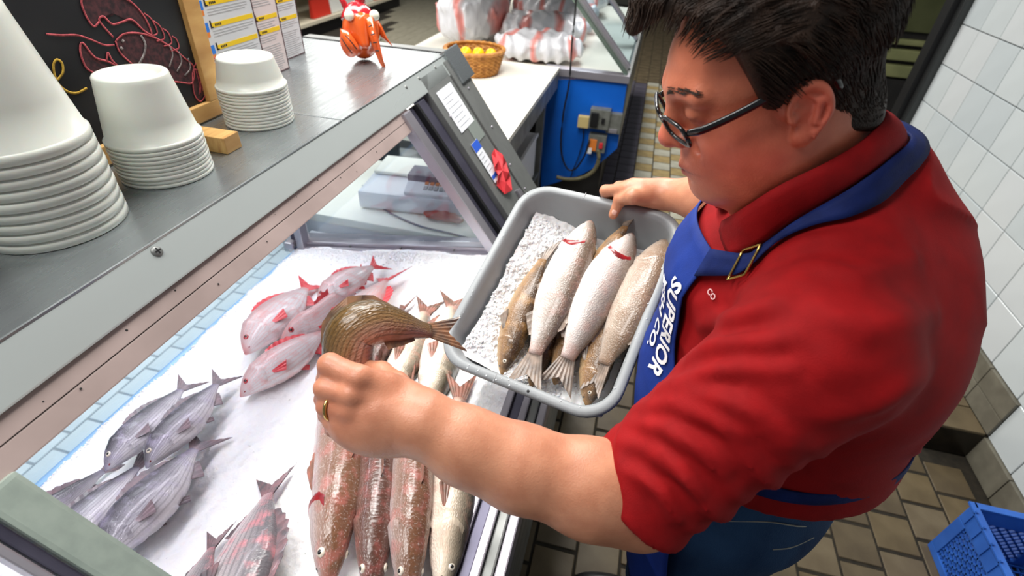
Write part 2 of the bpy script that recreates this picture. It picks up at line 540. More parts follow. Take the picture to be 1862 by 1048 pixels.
# the lowest white row reaches down to the low base beside the plinth
for i in range(9, 20):
    cy = 3.715 - WP * (i + 0.5)
    o = bpy.data.objects.new('wall_tile', wms[0]); COL.objects.link(o); o.parent = wall; o.location = (WX, cy, 0.348 - WP / 2)
base = box('baseboard_right', (WX - 0.012, -1.2, 0.0), (WX + 0.01, 1.79, 0.137), m_grout, bevel=0)
tag(base, 'grey-brown cove tile base along the white wall', 'baseboard', kind='structure')
for i in range(14):
    y1 = 1.79 - i * 0.21
    q = box('base_tile', (WX - 0.022, y1 - 0.205, 0.002), (WX - 0.004, y1, 0.138), m_base, bevel=0.003); q.parent = base
base2 = box('baseboard_right', (WX - 0.012, 1.79, 0.15), (WX + 0.01, 3.72, 0.345), m_grout, bevel=0)
tag(base2, 'taller tile base above the raised plinth', 'baseboard', kind='structure')
for i in range(9):
    for z0, z1 in ((0.155, 0.246), (0.25, 0.348)):
        q = box('base_tile', (WX - 0.022, 1.79 + i * 0.21, z0), (WX - 0.004, 1.79 + i * 0.21 + 0.205, z1), m_base, bevel=0.003); q.parent = base2
m_riser = mat('dark_riser', (38, 32, 24), 0.25, c2=(26, 22, 16), nscale=15)  # smooth near-black brown for the riser
plinth = box('trim_1', (1.50, 1.79, 0.0), (WX, 3.72, 0.145), m_riser, bevel=0.004)
tag(plinth, 'dark raised tiled plinth at the foot of the wall', 'plinth', kind='structure')
for i in range(13):
    q = box('plinth_tile', (1.502, 1.792 + i * 0.15, 0.14), (WX - 0.024, 1.792 + i * 0.15 + 0.144, 0.156), m_tile[i % 4], bevel=0.003); q.parent = plinth
post = box('trim_2', (WX - 0.05, 3.71, 0.0), (WX + 0.16, 3.80, 3.0), mat('dark_corner_guard', (66, 68, 68), 0.35, 0.6), bevel=0.006)
tag(post, 'dark metal corner guard at the end of the white tile wall', 'trim', kind='structure')
post2 = box('trim_3', (WX - 0.085, 3.76, 0.0), (WX - 0.045, 3.86, 3.0), m_black, bevel=0.003)
tag(post2, 'black door frame edge beside the corner guard', 'trim', kind='structure')
# olive steel cabinet in the dark room beyond
m_olive = mat('olive_enamel', (92, 96, 62), 0.35, 0.2, c2=(78, 82, 50), nscale=4)
m_olive2 = mat('pale_olive_trim', (150, 152, 104), 0.35, 0.2, c2=(132, 136, 92), nscale=6)
e = empty('steel_cabinet', (2.0, 5.2, 0), 'olive steel cabinet in the dim room beyond the white wall', 'cabinet')
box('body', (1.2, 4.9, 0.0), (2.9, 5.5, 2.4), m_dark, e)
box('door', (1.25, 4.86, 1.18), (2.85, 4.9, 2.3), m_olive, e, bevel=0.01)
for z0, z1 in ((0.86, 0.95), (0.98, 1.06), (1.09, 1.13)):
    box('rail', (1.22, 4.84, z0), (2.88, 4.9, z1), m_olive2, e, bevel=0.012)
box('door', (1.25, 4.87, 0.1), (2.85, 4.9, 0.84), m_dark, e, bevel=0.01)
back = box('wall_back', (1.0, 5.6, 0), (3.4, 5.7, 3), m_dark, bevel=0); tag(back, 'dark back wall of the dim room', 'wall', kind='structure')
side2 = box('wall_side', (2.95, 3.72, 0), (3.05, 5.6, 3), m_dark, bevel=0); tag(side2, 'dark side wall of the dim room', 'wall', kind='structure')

# ================================================================== display case
SL = frame((-0.691, 0, 1.400), (0.5785, 0, -0.8157), (0, 1, 0))      # sloped rear opening: x down the slope, y along the aisle, z outward
case = empty('display_case', (-0.65, 0.6, 0), 'stainless steel refrigerated fish display case with sloped open back', 'display case')
YN, YF = -0.75, 1.83
box('top_deck', (-1.27, YN, 1.382), (-0.688, 1.10, 1.400), m_steel, case, bevel=0.003)
box('top_deck', (-1.27, 1.102, 1.382), (-0.688, YF, 1.400), m_steel, case, bevel=0.003)
box('back_lip', (-1.29, YN, 1.37), (-1.268, YF, 1.412), m_steel_d, case)
lip = box('end_lip', (-1.27, YF, 1.36), (-0.70, YF + 0.07, 1.398), m_steel_d, case)
box('end_seam', (-1.27, YF - 0.004, 1.398), (-0.70, YF + 0.008, 1.402), m_black, case, bevel=0)
nose = box('nose_strip', (0.0, YN, -0.012), (0.069, YF, 0.0), m_nose, case, SL, bevel=0.003)
for y, s in ((0.513, 0.016), (1.46, 0.02), (1.56, 0.02), (1.70, 0.02)):
    c = SL[0] + np.array((s, y, 0.0)) @ SL[1]
    r = 0.009 if y < 1 else 0.006
    q = ellipsoid('screw_head', c, np.diag((r, r, 0.5 * r)) @ SL[1], m_steel_d, nose if False else case)
    if y < 1:
        box('screw_slot', (s - 0.005, y - 0.001, r * 0.42), (s + 0.005, y + 0.001, r * 0.52), m_black, case, SL, bevel=0)
        box('screw_slot', (s - 0.001, y - 0.005, r * 0.42), (s + 0.001, y + 0.005, r * 0.52), m_black, case, SL, bevel=0)
box('taupe_strip', (0.069, YN, -0.03), (0.096, 1.40, -0.006), m_mauve, case, SL, bevel=0.001)
box('taupe_strip', (0.097, YN, -0.03), (0.128, 1.40, -0.007), m_mauve, case, SL, bevel=0.002)
box('seam', (0.0955, YN, -0.03), (0.0975, 1.40, -0.0085), m_dark, case, SL, bevel=0)
for k in range(16):
    yy = 0.25 + k * 0.071 + random.uniform(-.03, .03); ss = random.choice((0.082, 0.108, 0.118)) + random.uniform(-.006, .006)
    c = SL[0] + np.array((ss, yy, -0.0058)) @ SL[1]; r = random.uniform(.0008, .002)
    ellipsoid('rust_spot', c, np.diag((r, r, .0004)) @ SL[1], m_dark, case, 8, 4)
# sloped end panel with tracks
box('end_post', (0.075, 1.352, -0.03), (0.70, 1.398, 0.004), m_alu, case, SL, bevel=0.004)
box('door_track', (0.075, 1.40, -0.05), (0.70, 1.445, -0.012), m_purple, case, SL, bevel=0.003)
box('door_track', (0.075, 1.447, -0.05), (0.70, 1.462, 0.004), m_black, case, SL, bevel=0.002)
box('door_track', (0.075, 1.464, -0.05), (0.70, 1.525, -0.006), m_purple, case, SL, bevel=0.003)
box('door_track', (0.06, 1.527, -0.05), (0.70, 1.56, -0.02), m_purple, case, SL, bevel=0.003)
box('end_panel', (0.02, 1.562, -0.03), (0.72, 1.765, 0.0), m_steel_d, case, SL, bevel=0.003)
box('panel_seam', (0.02, 1.765, -0.03), (0.72, 1.771, -0.004), m_black, case, SL, bevel=0)
box('end_flange', (0.02, 1.772, -0.03), (0.72, 1.90, 0.006), m_steel_d, case, SL, bevel=0.003)
box('corner_bracket', (-0.008, 1.80, -0.01), (0.115, 1.93, 0.016), m_steel, case, SL, bevel=0.004)
for s, y in ((0.17, 1.60), (0.30, 1.83), (0.58, 1.62), (0.14, 1.83), (0.45, 1.79), (0.05, 1.87), (0.56, 1.79)):
    c = SL[0] + np.array((s, y, 0.007 if y > 1.772 else 0.001)) @ SL[1]
    ellipsoid('screw_head', c, np.diag((.005, .005, .003)) @ SL[1], m_alu, case, 10, 6)
box('switch_plate', (0.54, 1.725, 0.0), (0.59, 1.762, 0.004), m_alu, case, SL, bevel=0.001)
box('switch', (0.60, 1.735, 0.0), (0.635, 1.765, 0.007), m_black, case, SL, bevel=0.003)
box('latch', (0.53, 1.712, 0.0), (0.575, 1.722, 0.012), m_alu, case, SL, bevel=0.002)
# near divider of the rear opening
box('divider', (0.125, 0.150, -0.03), (0.72, 0.193, 0.004), m_steel_g, case, SL, bevel=0.006)
box('divider', (0.125, 0.136, -0.03), (0.72, 0.148, -0.002), m_purple, case, SL, bevel=0.002)
box('divider', (0.125, 0.124, -0.03), (0.72, 0.134, 0.0), m_alu, case, SL, bevel=0.002)
# ice bed basin (tilted up towards the server)
BT = math.atan(0.165)
BED = frame((-1.117, 0, 0.772), (math.cos(BT), 0, math.sin(BT)), (0, 1, 0))   # x across the ice, z out of it
BW = 0.99
box('basin', (-0.02, YN, -0.12), (BW + 0.02, 1.37, -0.05), m_wplast, case, BED, bevel=0.01)
box('bed_edge', (-0.056, YN, -0.1), (-0.034, 1.39, -0.022), mat('light_blue_edging', (150, 190, 232), 0.35), case, BED, bevel=0.008)
box('end_rail', (0.0, 1.37, -0.03), (BW - 0.02, 1.44, 0.030), m_alu, case, BED, bevel=0.006)
box('end_rail', (0.0, 1.355, -0.03), (BW - 0.02, 1.372, 0.016), m_alu, case, BED, bevel=0.005)
for x in (0.22, 0.42, 0.62):
    ellipsoid('screw_head', BED[0] + np.array((x, 1.368, 0.018)) @ BED[1], np.diag((.004, .004, .004)), m_steel_d, case, 10, 6)
box('corner_post', (-1.115, 1.35, 0.70), (-1.085, 1.39, 1.38), m_alu, case, bevel=0.005)
box('corner_post', (-1.14, 1.36, 0.70), (-1.118, 1.40, 1.38), m_purple, case, bevel=0.004)
box('clip', (-1.15, 1.33, 0.79), (-1.12, 1.36, 0.815), m_alu, case, bevel=0.006)
box('front_glass', (-1.168, YN, 0.70), (-1.160, 1.36, 1.375), m_glass, case, bevel=0)
# end glass, a pane behind the sloped post
prism('end_glass', [(-1.09, 0.80), (-0.37, 0.93), (-0.66, 1.34), (-1.09, 1.375)], 0.006, (np.array((0, 1.40, 0.0)), np.array(((1, 0, 0), (0, 0, 1), (0, 1, 0)), float)), m_glass, case)
# service-side rail, body
for s0, s1, z0, z1, m in ((-0.165, -0.148, 0.86, 0.945, m_alu), (-0.147, -0.125, 0.86, 0.93, m_purple), (-0.124, -0.108, 0.86, 0.95, m_alu), (-0.107, -0.088, 0.84, 0.935, m_steel_d), (-0.087, -0.068, 0.84, 0.925, m_alu)):
    box('rail', (s0, YN, z0), (s1, 1.50, z1), m, case, bevel=0.003)
box('body', (-1.12, YN, 0.12), (-0.085, 1.98, 0.66), m_dark, case, bevel=0.004)
box('service_panel', (-0.10, YN, 0.10), (-0.082, 1.98, 0.86), m_steel_d, case, bevel=0.004)
box('kick_plate', (-1.08, YN, 0.0), (-0.13, 1.96, 0.12), m_dark, case, bevel=0.0)
box('end_wall', (-1.12, 1.44, 0.60), (-0.3, 1.46, 0.80), m_wplast, case)

# papers taped to the sloped end panel
def paper(name, label, s0, y0, s1, y1, h, m, ang=0):
    e = empty(name, SL[0] + np.array((s0, y0, 0)) @ SL[1], label, 'paper')
    box('sheet', (s0, y0, h), (s1, y1, h + 0.0015), m, e, SL, bevel=0)
    return e
e = paper('paper_note', 'white handwritten note taped high on the sloped steel end panel', 0.085, 1.60, 0.235, 1.735, 0.0015, m_paper)
for k in range(7):
    box('ink_line', (0.115 + k * 0.017, 1.615, 0.003), (0.1165 + k * 0.017, 1.70 + random.uniform(-.02, .02), 0.0034), m_ink, e, SL, bevel=0)
e = paper('tape_square', 'clear plastic tag sleeve on the sloped steel end panel', 0.225, 1.66, 0.30, 1.75, 0.0008, mat('clear_sleeve', (150, 158, 152), 0.2, 0.3))
e = paper('price_ticket', 'small white ticket with blue bands beside the red paper scrap', 0.285, 1.605, 0.44, 1.668, 0.0035, m_paper)
box('blue_band', (0.285, 1.605, 0.0052), (0.318, 1.668, 0.0056), m_bluep, e, SL, bevel=0)
box('blue_band', (0.415, 1.605, 0.0052), (0.428, 1.668, 0.0056), m_bluep, e, SL, bevel=0)
for k in range(5):
    box('ink_line', (0.33 + k * 0.016, 1.612, 0.0052), (0.332 + k * 0.016, 1.65, 0.0055), m_ink, e, SL, bevel=0)
e = empty('red_paper_scrap', SL[0] + np.array((0.42, 1.65, 0)) @ SL[1], 'crumpled red paper scrap stuck on the sloped steel end panel', 'paper')
pts = [(0.395, 1.635), (0.365, 1.70), (0.36, 1.745), (0.395, 1.748), (0.43, 1.77), (0.475, 1.735), (0.505, 1.655), (0.495, 1.615), (0.45, 1.60), (0.425, 1.625)]
vv = []; ff = []
cc = (0.43, 1.68)
for k, (a, b) in enumerate(pts): vv.append(SL[0] + np.array((a, b, 0.006 + 0.014 * (k % 3 == 0))) @ SL[1])
for k, (a, b) in enumerate(pts): vv.append(SL[0] + np.array((cc[0] + .55 * (a - cc[0]), cc[1] + .55 * (b - cc[1]), 0.004 + 0.016 * (k % 2))) @ SL[1])
vv.append(SL[0] + np.array((cc[0], cc[1], 0.016)) @ SL[1]); n = len(pts)
for k in range(n):
    k2 = (k + 1) % n
    ff += [(k, k2, n + k2), (k, n + k2, n + k), (n + k, n + k2, 2 * n)]
q = keep(mesh('sheet', vv, ff, m_redpaper), e)
sm = q.modifiers.new('solid', 'SOLIDIFY'); sm.thickness = 0.0015

# ================================================================== things standing on the steel deck
m_pp = mat('translucent_polypropylene', (214, 217, 208), 0.3, c2=(206, 209, 200), nscale=3, sss=0.35, spec=0.4)
def cup_mesh(rim, top, h, band):
    """upside-down deli tub: rim at z=0, closed base at z=h"""
    t = 0.0012
    pr = [(rim, 0.0), (rim + 0.002, 0.001), (rim + 0.002, band * 0.8), (rim - 0.0005, band), (rim - 0.002, band * 1.05)]
    for q in (0.3, 0.6, 0.9): pr.append((rim - 0.002 + (top - rim + 0.002) * q, band + (h - band) * q))
    pr += [(top + 0.001, h - 0.004), (top - 0.001, h - 0.001), (top - 0.004, h), (top - 0.010, h - 0.0005), (top - 0.0125, h - 0.007), (top * 0.4, h - 0.0075), (0.0, h - 0.0075),
           (0.0, h - 0.0075 - t), (top - 0.014, h - 0.0092), (top - 0.004, h - 0.006), (top - t - 0.001, h - 0.009), (rim - 0.004 - t, band), (rim - t, 0.0005)]
    nseg = 48; v = []; f = []
    for r, z in pr:
        for k in range(nseg):
            a = 2 * math.pi * k / nseg; v.append((r * math.cos(a), r * math.sin(a), z))
    for i in range(len(pr)):
        i2 = (i + 1) % len(pr)
        for k in range(nseg):
            k2 = (k + 1) % nseg; f.append((i * nseg + k, i * nseg + k2, i2 * nseg + k2, i2 * nseg + k))
    me = bpy.data.meshes.new('deli_container'); me.from_pydata(v, [], f); me.materials.append(m_pp)
    me.polygons.foreach_set('use_smooth', np.ones(len(me.polygons), bool))
    return me
ORD = ('bottom', 'second from bottom', 'third from bottom', 'fourth from bottom', 'fifth from bottom', 'sixth from bottom', 'seventh from bottom', 'eighth from bottom', 'ninth from bottom', 'tenth from bottom', 'eleventh from bottom')
def stack(x, y, rim, top, h, band, n, pitch, lab_top, lab_rest, grp):
    me = cup_mesh(rim, top, h, band)
    for k in range(n):
        o = bpy.data.objects.new('deli_container', me); COL.objects.link(o)
        o.location = (x + random.uniform(-.0006, .0006), y + random.uniform(-.0006, .0006), 1.4005 + k * pitch); o.rotation_euler = (0, 0, random.uniform(0, 6))
        tag(o, lab_top if k == n - 1 else lab_rest % ORD[k], 'container', grp)
stack(-0.868, 0.520, 0.094, 0.064, 0.185, 0.015, 9, 0.0165, 'topmost tub of the tallest translucent white container stack', 'translucent white tub in the tallest stack, %s', 'tall stack of deli tubs')
stack(-0.850, 0.730, 0.077, 0.0565, 0.115, 0.008, 10, 0.0076, 'topmost tub of the middle container stack before the chalk lobster', 'translucent white tub in the middle stack, %s', 'middle stack of deli tubs')
stack(-0.862, 1.030, 0.074, 0.058, 0.066, 0.0075, 12, 0.0072, 'topmost tub of the short container stack nearest the price charts', 'shallow white tub in the short stack, %s', 'short stack of deli tubs')

# chalkboard leaning back on a wooden stand
m_slate = mat('black_slate', (18, 19, 24), 0.55, c2=(28, 29, 34), nscale=4, ndet=8)
m_chalk_r = mat('pink_chalk', (196, 92, 98), 0.95, c2=(150, 62, 70), nscale=160)
m_chalk_d = mat('smudged_pink_chalk', (88, 52, 56), 0.95, c2=(50, 38, 42), nscale=120)
m_chalk_w = mat('white_chalk', (158, 150, 148), 0.95, c2=(110, 102, 102), nscale=160)
m_chalk_y = mat('yellow_chalk', (206, 168, 66), 0.95, c2=(160, 126, 44), nscale=160)
CB = frame((-0.975, 0.0, 1.405), (0, 1, 0), (0.04, 0, 1.0))     # x along the aisle, y up the board, z towards the server
e = empty('chalkboard', (-0.98, 0.7, 1.4), 'black chalkboard in a pine frame with a pink chalk lobster', 'chalkboard')
if CB[1][2][0] < 0: CB = (CB[0], np.stack([CB[1][0], CB[1][1], -CB[1][2]], 0))
box('slate', (0.05, 0.02, -0.012), (1.0, 0.62, 0.0), m_slate, e, CB, bevel=0)
box('frame_rail', (0.02, 0.0, -0.02), (1.045, 0.036, 0.012), m_wood, e, CB, bevel=0.002)
box('frame_post', (1.0, 0.036, -0.02), (1.045, 0.66, 0.012), m_wood, e, CB, bevel=0.002)
box('frame_post', (0.02, 0.036, -0.02), (0.06, 0.66, 0.012), m_wood, e, CB, bevel=0.002)
box('frame_rail', (0.06, 0.62, -0.02), (1.0, 0.66, 0.012), m_wood, e, CB, bevel=0.002)
for y0, x1 in ((0.835, -0.80), (0.600, -0.935)):
    box('foot', (-0.99, y0, 1.4005), (x1, y0 + 0.045, 1.434), m_wood, e, bevel=0.002)
def cb_pt(px): return on_plane(px[0], px[1], CB[1][2], CB[0] + CB[1][2] * 0.0015)
def chalk(pts, r, m, n=None):
    P = catmull([cb_pt(p) for p in pts], n or max(8, len(pts) * 5))
    tube('chalk_stroke', P, r, m, e, nseg=5, ref=CB[1][2], flat=0.35)
def chalk_fill(pts, m):
    P = [cb_pt(p) for p in pts]; c = sum(P) / len(P); n = len(P)
    o_ = mesh('chalk_smudge', [p - CB[1][2] * 0.0008 for p in P] + [c - CB[1][2] * 0.0008], [(k, (k + 1) % n, n) for k in range(n)], m); keep(o_, e)
body = [(210, 75), (225, 62), (250, 60), (280, 68), (310, 85), (335, 105), (352, 122), (350, 150), (330, 150), (300, 145), (260, 130), (235, 112), (218, 95)]
chalk_fill(body, m_chalk_d)
chalk(body + [body[0]], 0.0018, m_chalk_r)
chalk_fill([(355, 120), (375, 103), (392, 110), (380, 130)], m_chalk_d); chalk_fill([(352, 125), (378, 135), (372, 170), (362, 185), (352, 165)], m_chalk_d)
chalk([(352, 122), (365, 106), (380, 102), (394, 110), (378, 128), (352, 126)], 0.0018, m_chalk_r)
chalk([(352, 126), (376, 132), (378, 160), (366, 184), (354, 172), (350, 140), (352, 126)], 0.0018, m_chalk_r)
for k in range(4): chalk([(356 + 4 * k, 128 + 3 * k), (362 + 3 * k, 150), (362 + 3 * k, 172 - 3 * k)], 0.0012, m_chalk_r)
claw = [(206, 68), (188, 48), (180, 36), (188, 30), (204, 44), (222, 40), (240, 36), (262, 56), (276, 62), (262, 30), (236, 2), (200, -12), (160, -8), (148, 2), (156, 28), (170, 48), (180, 40)]
chalk_fill([(182, 34), (204, 24), (236, 36), (262, 56), (276, 62), (262, 30), (236, 2), (200, -12), (160, -8), (148, 2), (156, 28), (170, 48)], m_chalk_d)
chalk(claw, 0.002, m_chalk_r)
chalk_fill([(148, 80), (170, 104), (200, 122), (190, 132), (165, 132), (150, 108)], m_chalk_d)
chalk([(216, 122), (196, 112), (172, 104), (150, 78), (146, 94), (156, 122), (172, 134)], 0.002, m_chalk_r)
chalk([(216, 122), (204, 110), (196, 96), (194, 110)], 0.002, m_chalk_r)
chalk([(208, 82), (190, 82), (165, 72), (140, 64), (110, 64), (84, 62)], 0.0017, m_chalk_r)
for k in range(4): chalk([(272 + 13 * k, 66 + 9 * k), (286 + 13 * k, 60 + 9 * k), (276 + 15 * k, 36 + 12 * k), (262 + 17 * k, 24 + 14 * k)], 0.0016, m_chalk_r)
chalk([(256, 64), (264, 80), (262, 98), (252, 118)], 0.0026, m_chalk_w)
for k in range(3): chalk([(308 + 17 * k, 82 + 12 * k), (314 + 16 * k, 100 + 12 * k), (308 + 14 * k, 122 + 8 * k)], 0.002, m_chalk_w)
chalk([(222, 73), (225, 76)], 0.003, m_chalk_w, 4); chalk([(219, 86), (223, 90)], 0.003, m_chalk_w, 4)
chalk([(102, 148), (114, 132), (112, 114), (102, 109), (97, 122), (104, 150), (122, 166), (140, 169), (158, 160)], 0.0022, m_chalk_y)
chalk([(84, 168), (104, 172), (106, 176)], 0.0018, m_chalk_y)

# price charts on upright boards
m_card = mat('chart_card', (200, 202, 204), 0.5, c2=(190, 192, 194), nscale=4)
m_card_p = mat('pinkish_chart_card', (206, 194, 192), 0.5, c2=(196, 184, 182), nscale=4)
m_yel = mat('yellow_band', (222, 186, 24), 0.5); m_txt = mat('grey_print', (158, 158, 160), 0.6); m_blk = mat('black_print', (26, 24, 24), 0.6)
m_pb = mat('blue_picture', (34, 112, 200), 0.5); m_po = mat('orange_picture', (210, 120, 50), 0.5)
def chart(x, y0, y1, hgt, m, label, bands, pict):
    e = empty('price_chart', (x, (y0 + y1) / 2, 1.4), label, 'sign')
    box('board', (x - 0.006, y0, 1.4005), (x, y1, 1.4 + hgt), m, e, bevel=0.001)
    box('edge', (x - 0.007, y1, 1.4005), (x + 0.0008, y1 + 0.003, 1.4 + hgt), mat('maroon_edge', (74, 48, 52), 0.5), e, bevel=0)
    box('edge', (x - 0.007, y0, 1.4002), (x + 0.0008, y1 + 0.003, 1.4035), mat('maroon_edge', (74, 48, 52), 0.5), e, bevel=0)
    a = y0 + (0.03 if pict else 0.006); b = y1 - 0.005
    for i, z in enumerate(bands):
        box('band', (x, a, z), (x + 0.0006, b, z + 0.011), m_yel, e, bevel=0)
        box('numeral', (x, a - 0.001, z + 0.001), (x + 0.0010, a + 0.003, z + 0.017), m_blk, e, bevel=0)
        box('numeral', (x, a - 0.001, z), (x + 0.0010, a + 0.008, z + 0.003), m_blk, e, bevel=0)
        for q in range(4): box('word', (x, a + 0.014 + q * 0.006, z + 0.003), (x + 0.0010, a + 0.018 + q * 0.006, z + 0.008), m_blk, e, bevel=0)
        for q in range(3): box('text_line', (x, a + 0.002, z - 0.008 - q * 0.006), (x + 0.0005, b - random.uniform(0, .03), z - 0.0065 - q * 0.006), m_txt, e, bevel=0)
        if pict:
            box('picture', (x, y0 + 0.004, z - 0.006), (x + 0.0006, y0 + 0.022, z + 0.014), m_pb, e, bevel=0)
            box('picture', (x, y0 + 0.006, z - 0.018), (x + 0.0006, y0 + 0.02, z - 0.007), m_po, e, bevel=0)
    z = min(bands) - 0.034
    while z > 1.408:
        box('text_line', (x, a + 0.002, z), (x + 0.0005, b - random.uniform(0, .025), z + 0.0016), m_txt, e, bevel=0); z -= 0.006
chart(-1.050, 1.135, 1.330, 0.30, m_card, 'grey price chart with blue pictures and numbered yellow bands', (1.655, 1.608, 1.560, 1.51), True)
chart(-1.058, 1.337, 1.444, 0.30, m_card_p, 'pinkish price chart standing between the two grey charts', (1.655, 1.60, 1.545, 1.51), False)
chart(-1.120, 1.522, 1.628, 0.30, m_card, 'grey price chart nearest the orange ceramic fish', (1.62, 1.56, 1.51), False)

# orange ceramic fish
m_or = mat('orange_glaze', (222, 96, 36), 0.18, c2=(206, 78, 26), nscale=8, coat=0.6)
m_crim = mat('crimson_glaze', (168, 26, 36), 0.18, coat=0.6); m_ew = mat('ivory_glaze', (226, 224, 206), 0.2, coat=0.5)
fo = np.array((-0.905, 1.640, 1.4005)); fr_ = nrm((0.876, 0.48, 0)); ff_ = nrm((0.48, -0.876, 0)); fu = np.array((0, 0, 1.0))
FF = np.stack([fr_, ff_, fu], 0)
e = empty('ceramic_fish', fo, 'glossy orange ceramic fish with bulging white eyes and crimson cap', 'figurine')
def F_(p): return fo + np.array(p, float) @ FF
def fb(p):
    q = (p - fo) @ FF.T
    d = d_ell(q, (0, 0, 0.082), (0.058, 0.062, 0.080))
    d = smin(d, d_cone(q, (0.006, 0.05, 0.13), (0.008, 0.066, 0.06), 0.008, 0.014), 0.02)
    return np.maximum(d, -q[:, 2] + 0.0)
v, f = isosurf(fb, fo - 0.1, fo + np.array((.1, .1, .2)), 0.004); keep(mesh_np('body', v, f, m_or), e)
v, f = isosurf(lambda p: smax(d_ell((p - fo) @ FF.T, (-0.004, -0.004, 0.094), (0.058, 0.06, 0.076)), 0.118 - ((p - fo) @ FF.T)[:, 2] + 0.35 * ((p - fo) @ FF.T)[:, 1], 0.006), fo - 0.1, fo + np.array((.1, .1, .2)), 0.004)
keep(mesh_np('cap', v, f, m_crim), e)
tube('crest', catmull([F_((0.004, -0.01, 0.155)), F_((0.012, -0.01, 0.185)), F_((0.004, -0.02, 0.21))], 8), [.016, .016, .015, .014, .013, .012, .010, .006], m_crim, e)
tube('crest', catmull([F_((-0.035, -0.01, 0.145)), F_((-0.045, -0.01, 0.17)), F_((-0.05, -0.02, 0.18))], 8), [.01, .01, .01, .009, .009, .008, .006, .004], m_crim, e)
for sx in (-0.030, 0.046):
    c = F_((sx, 0.046, 0.138)); ellipsoid('eye', c, np.eye(3) * 0.0155, m_ew, e)
def slab_fin(pts, th, m, stripes):
    P = catmull(pts + [pts[0]], 40)[:-1]; n = len(P); c = P.mean(0)
    v = [F_(p) for p in P] + [F_(p + np.array((0, -th, 0))) for p in P] + [F_(c + np.array((0, 0.006, 0))), F_(c + np.array((0, -th - 0.002, 0)))]
    f = [(k, (k + 1) % n, n + (k + 1) % n, n + k) for k in range(n)] + [((k + 1) % n, k, 2 * n) for k in range(n)] + [(n + k, n + (k + 1) % n, 2 * n + 1) for k in range(n)]
    o_ = keep(mesh('fin', v, f, m, smooth=True), e)
    for s in stripes: tube('stripe', catmull([F_(p) for p in s], 10), 0.0018, m_black, e, nseg=6)
slab_fin([(-0.062, 0.05, 0.10), (-0.040, 0.066, 0.095), (-0.02, 0.075, 0.07), (-0.012, 0.08, 0.045), (-0.03, 0.078, 0.026), (-0.052, 0.066, 0.026), (-0.068, 0.05, 0.055)], 0.014, m_or,
         [[(-0.05, 0.072, 0.088), (-0.035, 0.080, 0.072), (-0.02, 0.085, 0.05)], [(-0.062, 0.064, 0.078), (-0.05, 0.075, 0.058), (-0.035, 0.082, 0.036)]])
slab_fin([(0.02, 0.06, 0.13), (0.04, 0.062, 0.135), (0.05, 0.066, 0.08), (0.058, 0.088, 0.02), (0.062, 0.105, 0.002), (0.05, 0.105, 0.003), (0.038, 0.085, 0.03), (0.022, 0.07, 0.085)], 0.014, m_or,
         [[(0.024 + .004 * k, 0.080 + .003 * k, 0.112 - .022 * k), (0.036 + .004 * k, 0.080 + .004 * k, 0.118 - .024 * k)] for k in range(4)])
slab_fin([(0.056, 0.0, 0.115), (0.066, 0.0, 0.10), (0.08, 0.01, 0.065), (0.094, 0.012, 0.042), (0.084, 0.01, 0.05), (0.066, 0.0, 0.062), (0.056, 0.0, 0.08)], 0.014, m_or, [])

# ================================================================== beyond the case: low counter with scale, white counter, second case, shop
e = empty('scale_counter', (-0.8, 1.7, 0), 'low white counter under the scale, seen through the end glass', 'counter')
box('counter_top', (-1.3, 1.465, 0.84), (-0.36, 1.985, 0.875), m_white, e, bevel=0.006)
box('front_board', (-1.28, 1.475, 0.66), (-0.38, 1.49, 0.838), m_wplast, e)
box('base', (-1.25, 1.50, 0.0), (-0.4, 1.96, 0.66), m_dark, e)
SCL = frame((-0.77, 1.72, 0.8755), (1, 0.10, 0), (-0.10, 1, 0))
e = empty('weighing_scale', SCL[0], 'white weighing scale with keypad and violet display behind the end glass', 'scale')
box('housing', (-0.20, -0.15, 0.006), (0.20, 0.14, 0.075), m_wplast, e, SCL, bevel=0.012)
box('platter', (-0.19, 0.0, 0.08), (0.02, 0.16, 0.092), m_white, e, SCL, bevel=0.006)
prism('keypad', [(-0.02, 0.0), (0.20, 0.0), (0.20, 0.10), (-0.02, 0.10)], 0.02, frame(SCL[0] + np.array((0.0, -0.14, 0.072)) @ SCL[1], SCL[1][0], SCL[1][1] + np.array((0, 0, .35))), m_wplast, e, 0.002)
KP = frame(SCL[0] + np.array((0.0, -0.14, 0.093)) @ SCL[1], SCL[1][0], SCL[1][1] + np.array((0, 0, .35)))
for i in range(7):
    for j in range(3):
        box('key', (0.05 + i * 0.02, 0.015 + j * 0.026, 0), (0.064 + i * 0.02, 0.033 + j * 0.026, 0.004), [m_txt, m_blk, m_po][(i * 3 + j * 5 + (i == 5)) % 3] if i < 6 else m_txt, e, KP, bevel=0)
box('display', (-0.02, -0.09, 0.075), (0.10, 0.0, 0.135), m_purple, e, SCL, bevel=0.004)
for x in (-0.17, 0.17):
    for y in (-0.11, 0.1): box('foot', (x - .012, y - .012, 0), (x + .012, y + .012, 0.008), m_black, e, SCL, bevel=0)
P = catmull([on_z(660, 338, 0.93), on_z(664, 352, 0.884), on_z(700, 382, 0.882), on_z(760, 410, 0.882), on_z(820, 425, 0.882), on_z(862, 436, 0.882)], 40)
o = tube('power_cord', P, 0.0038, m_purple); tag(o, 'dark violet cord curving over the low white counter', 'cord')
m_refl = mat('red_brown_reflection', (160, 74, 54), 0.3, c2=(132, 54, 44), nscale=14, bump=0.1)  # tone of a reflection in the end glass, built as a solid lobe
c = on_z(808, 393, 0.893); o = ellipsoid('reflection_lobe', c, ((0.082, 0.0, 0.0), (0.010, 0.030, 0.0), (0, 0, 0.016)), m_refl, None, 24, 12)
v = np.array([q.co[:] for q in o.data.vertices])
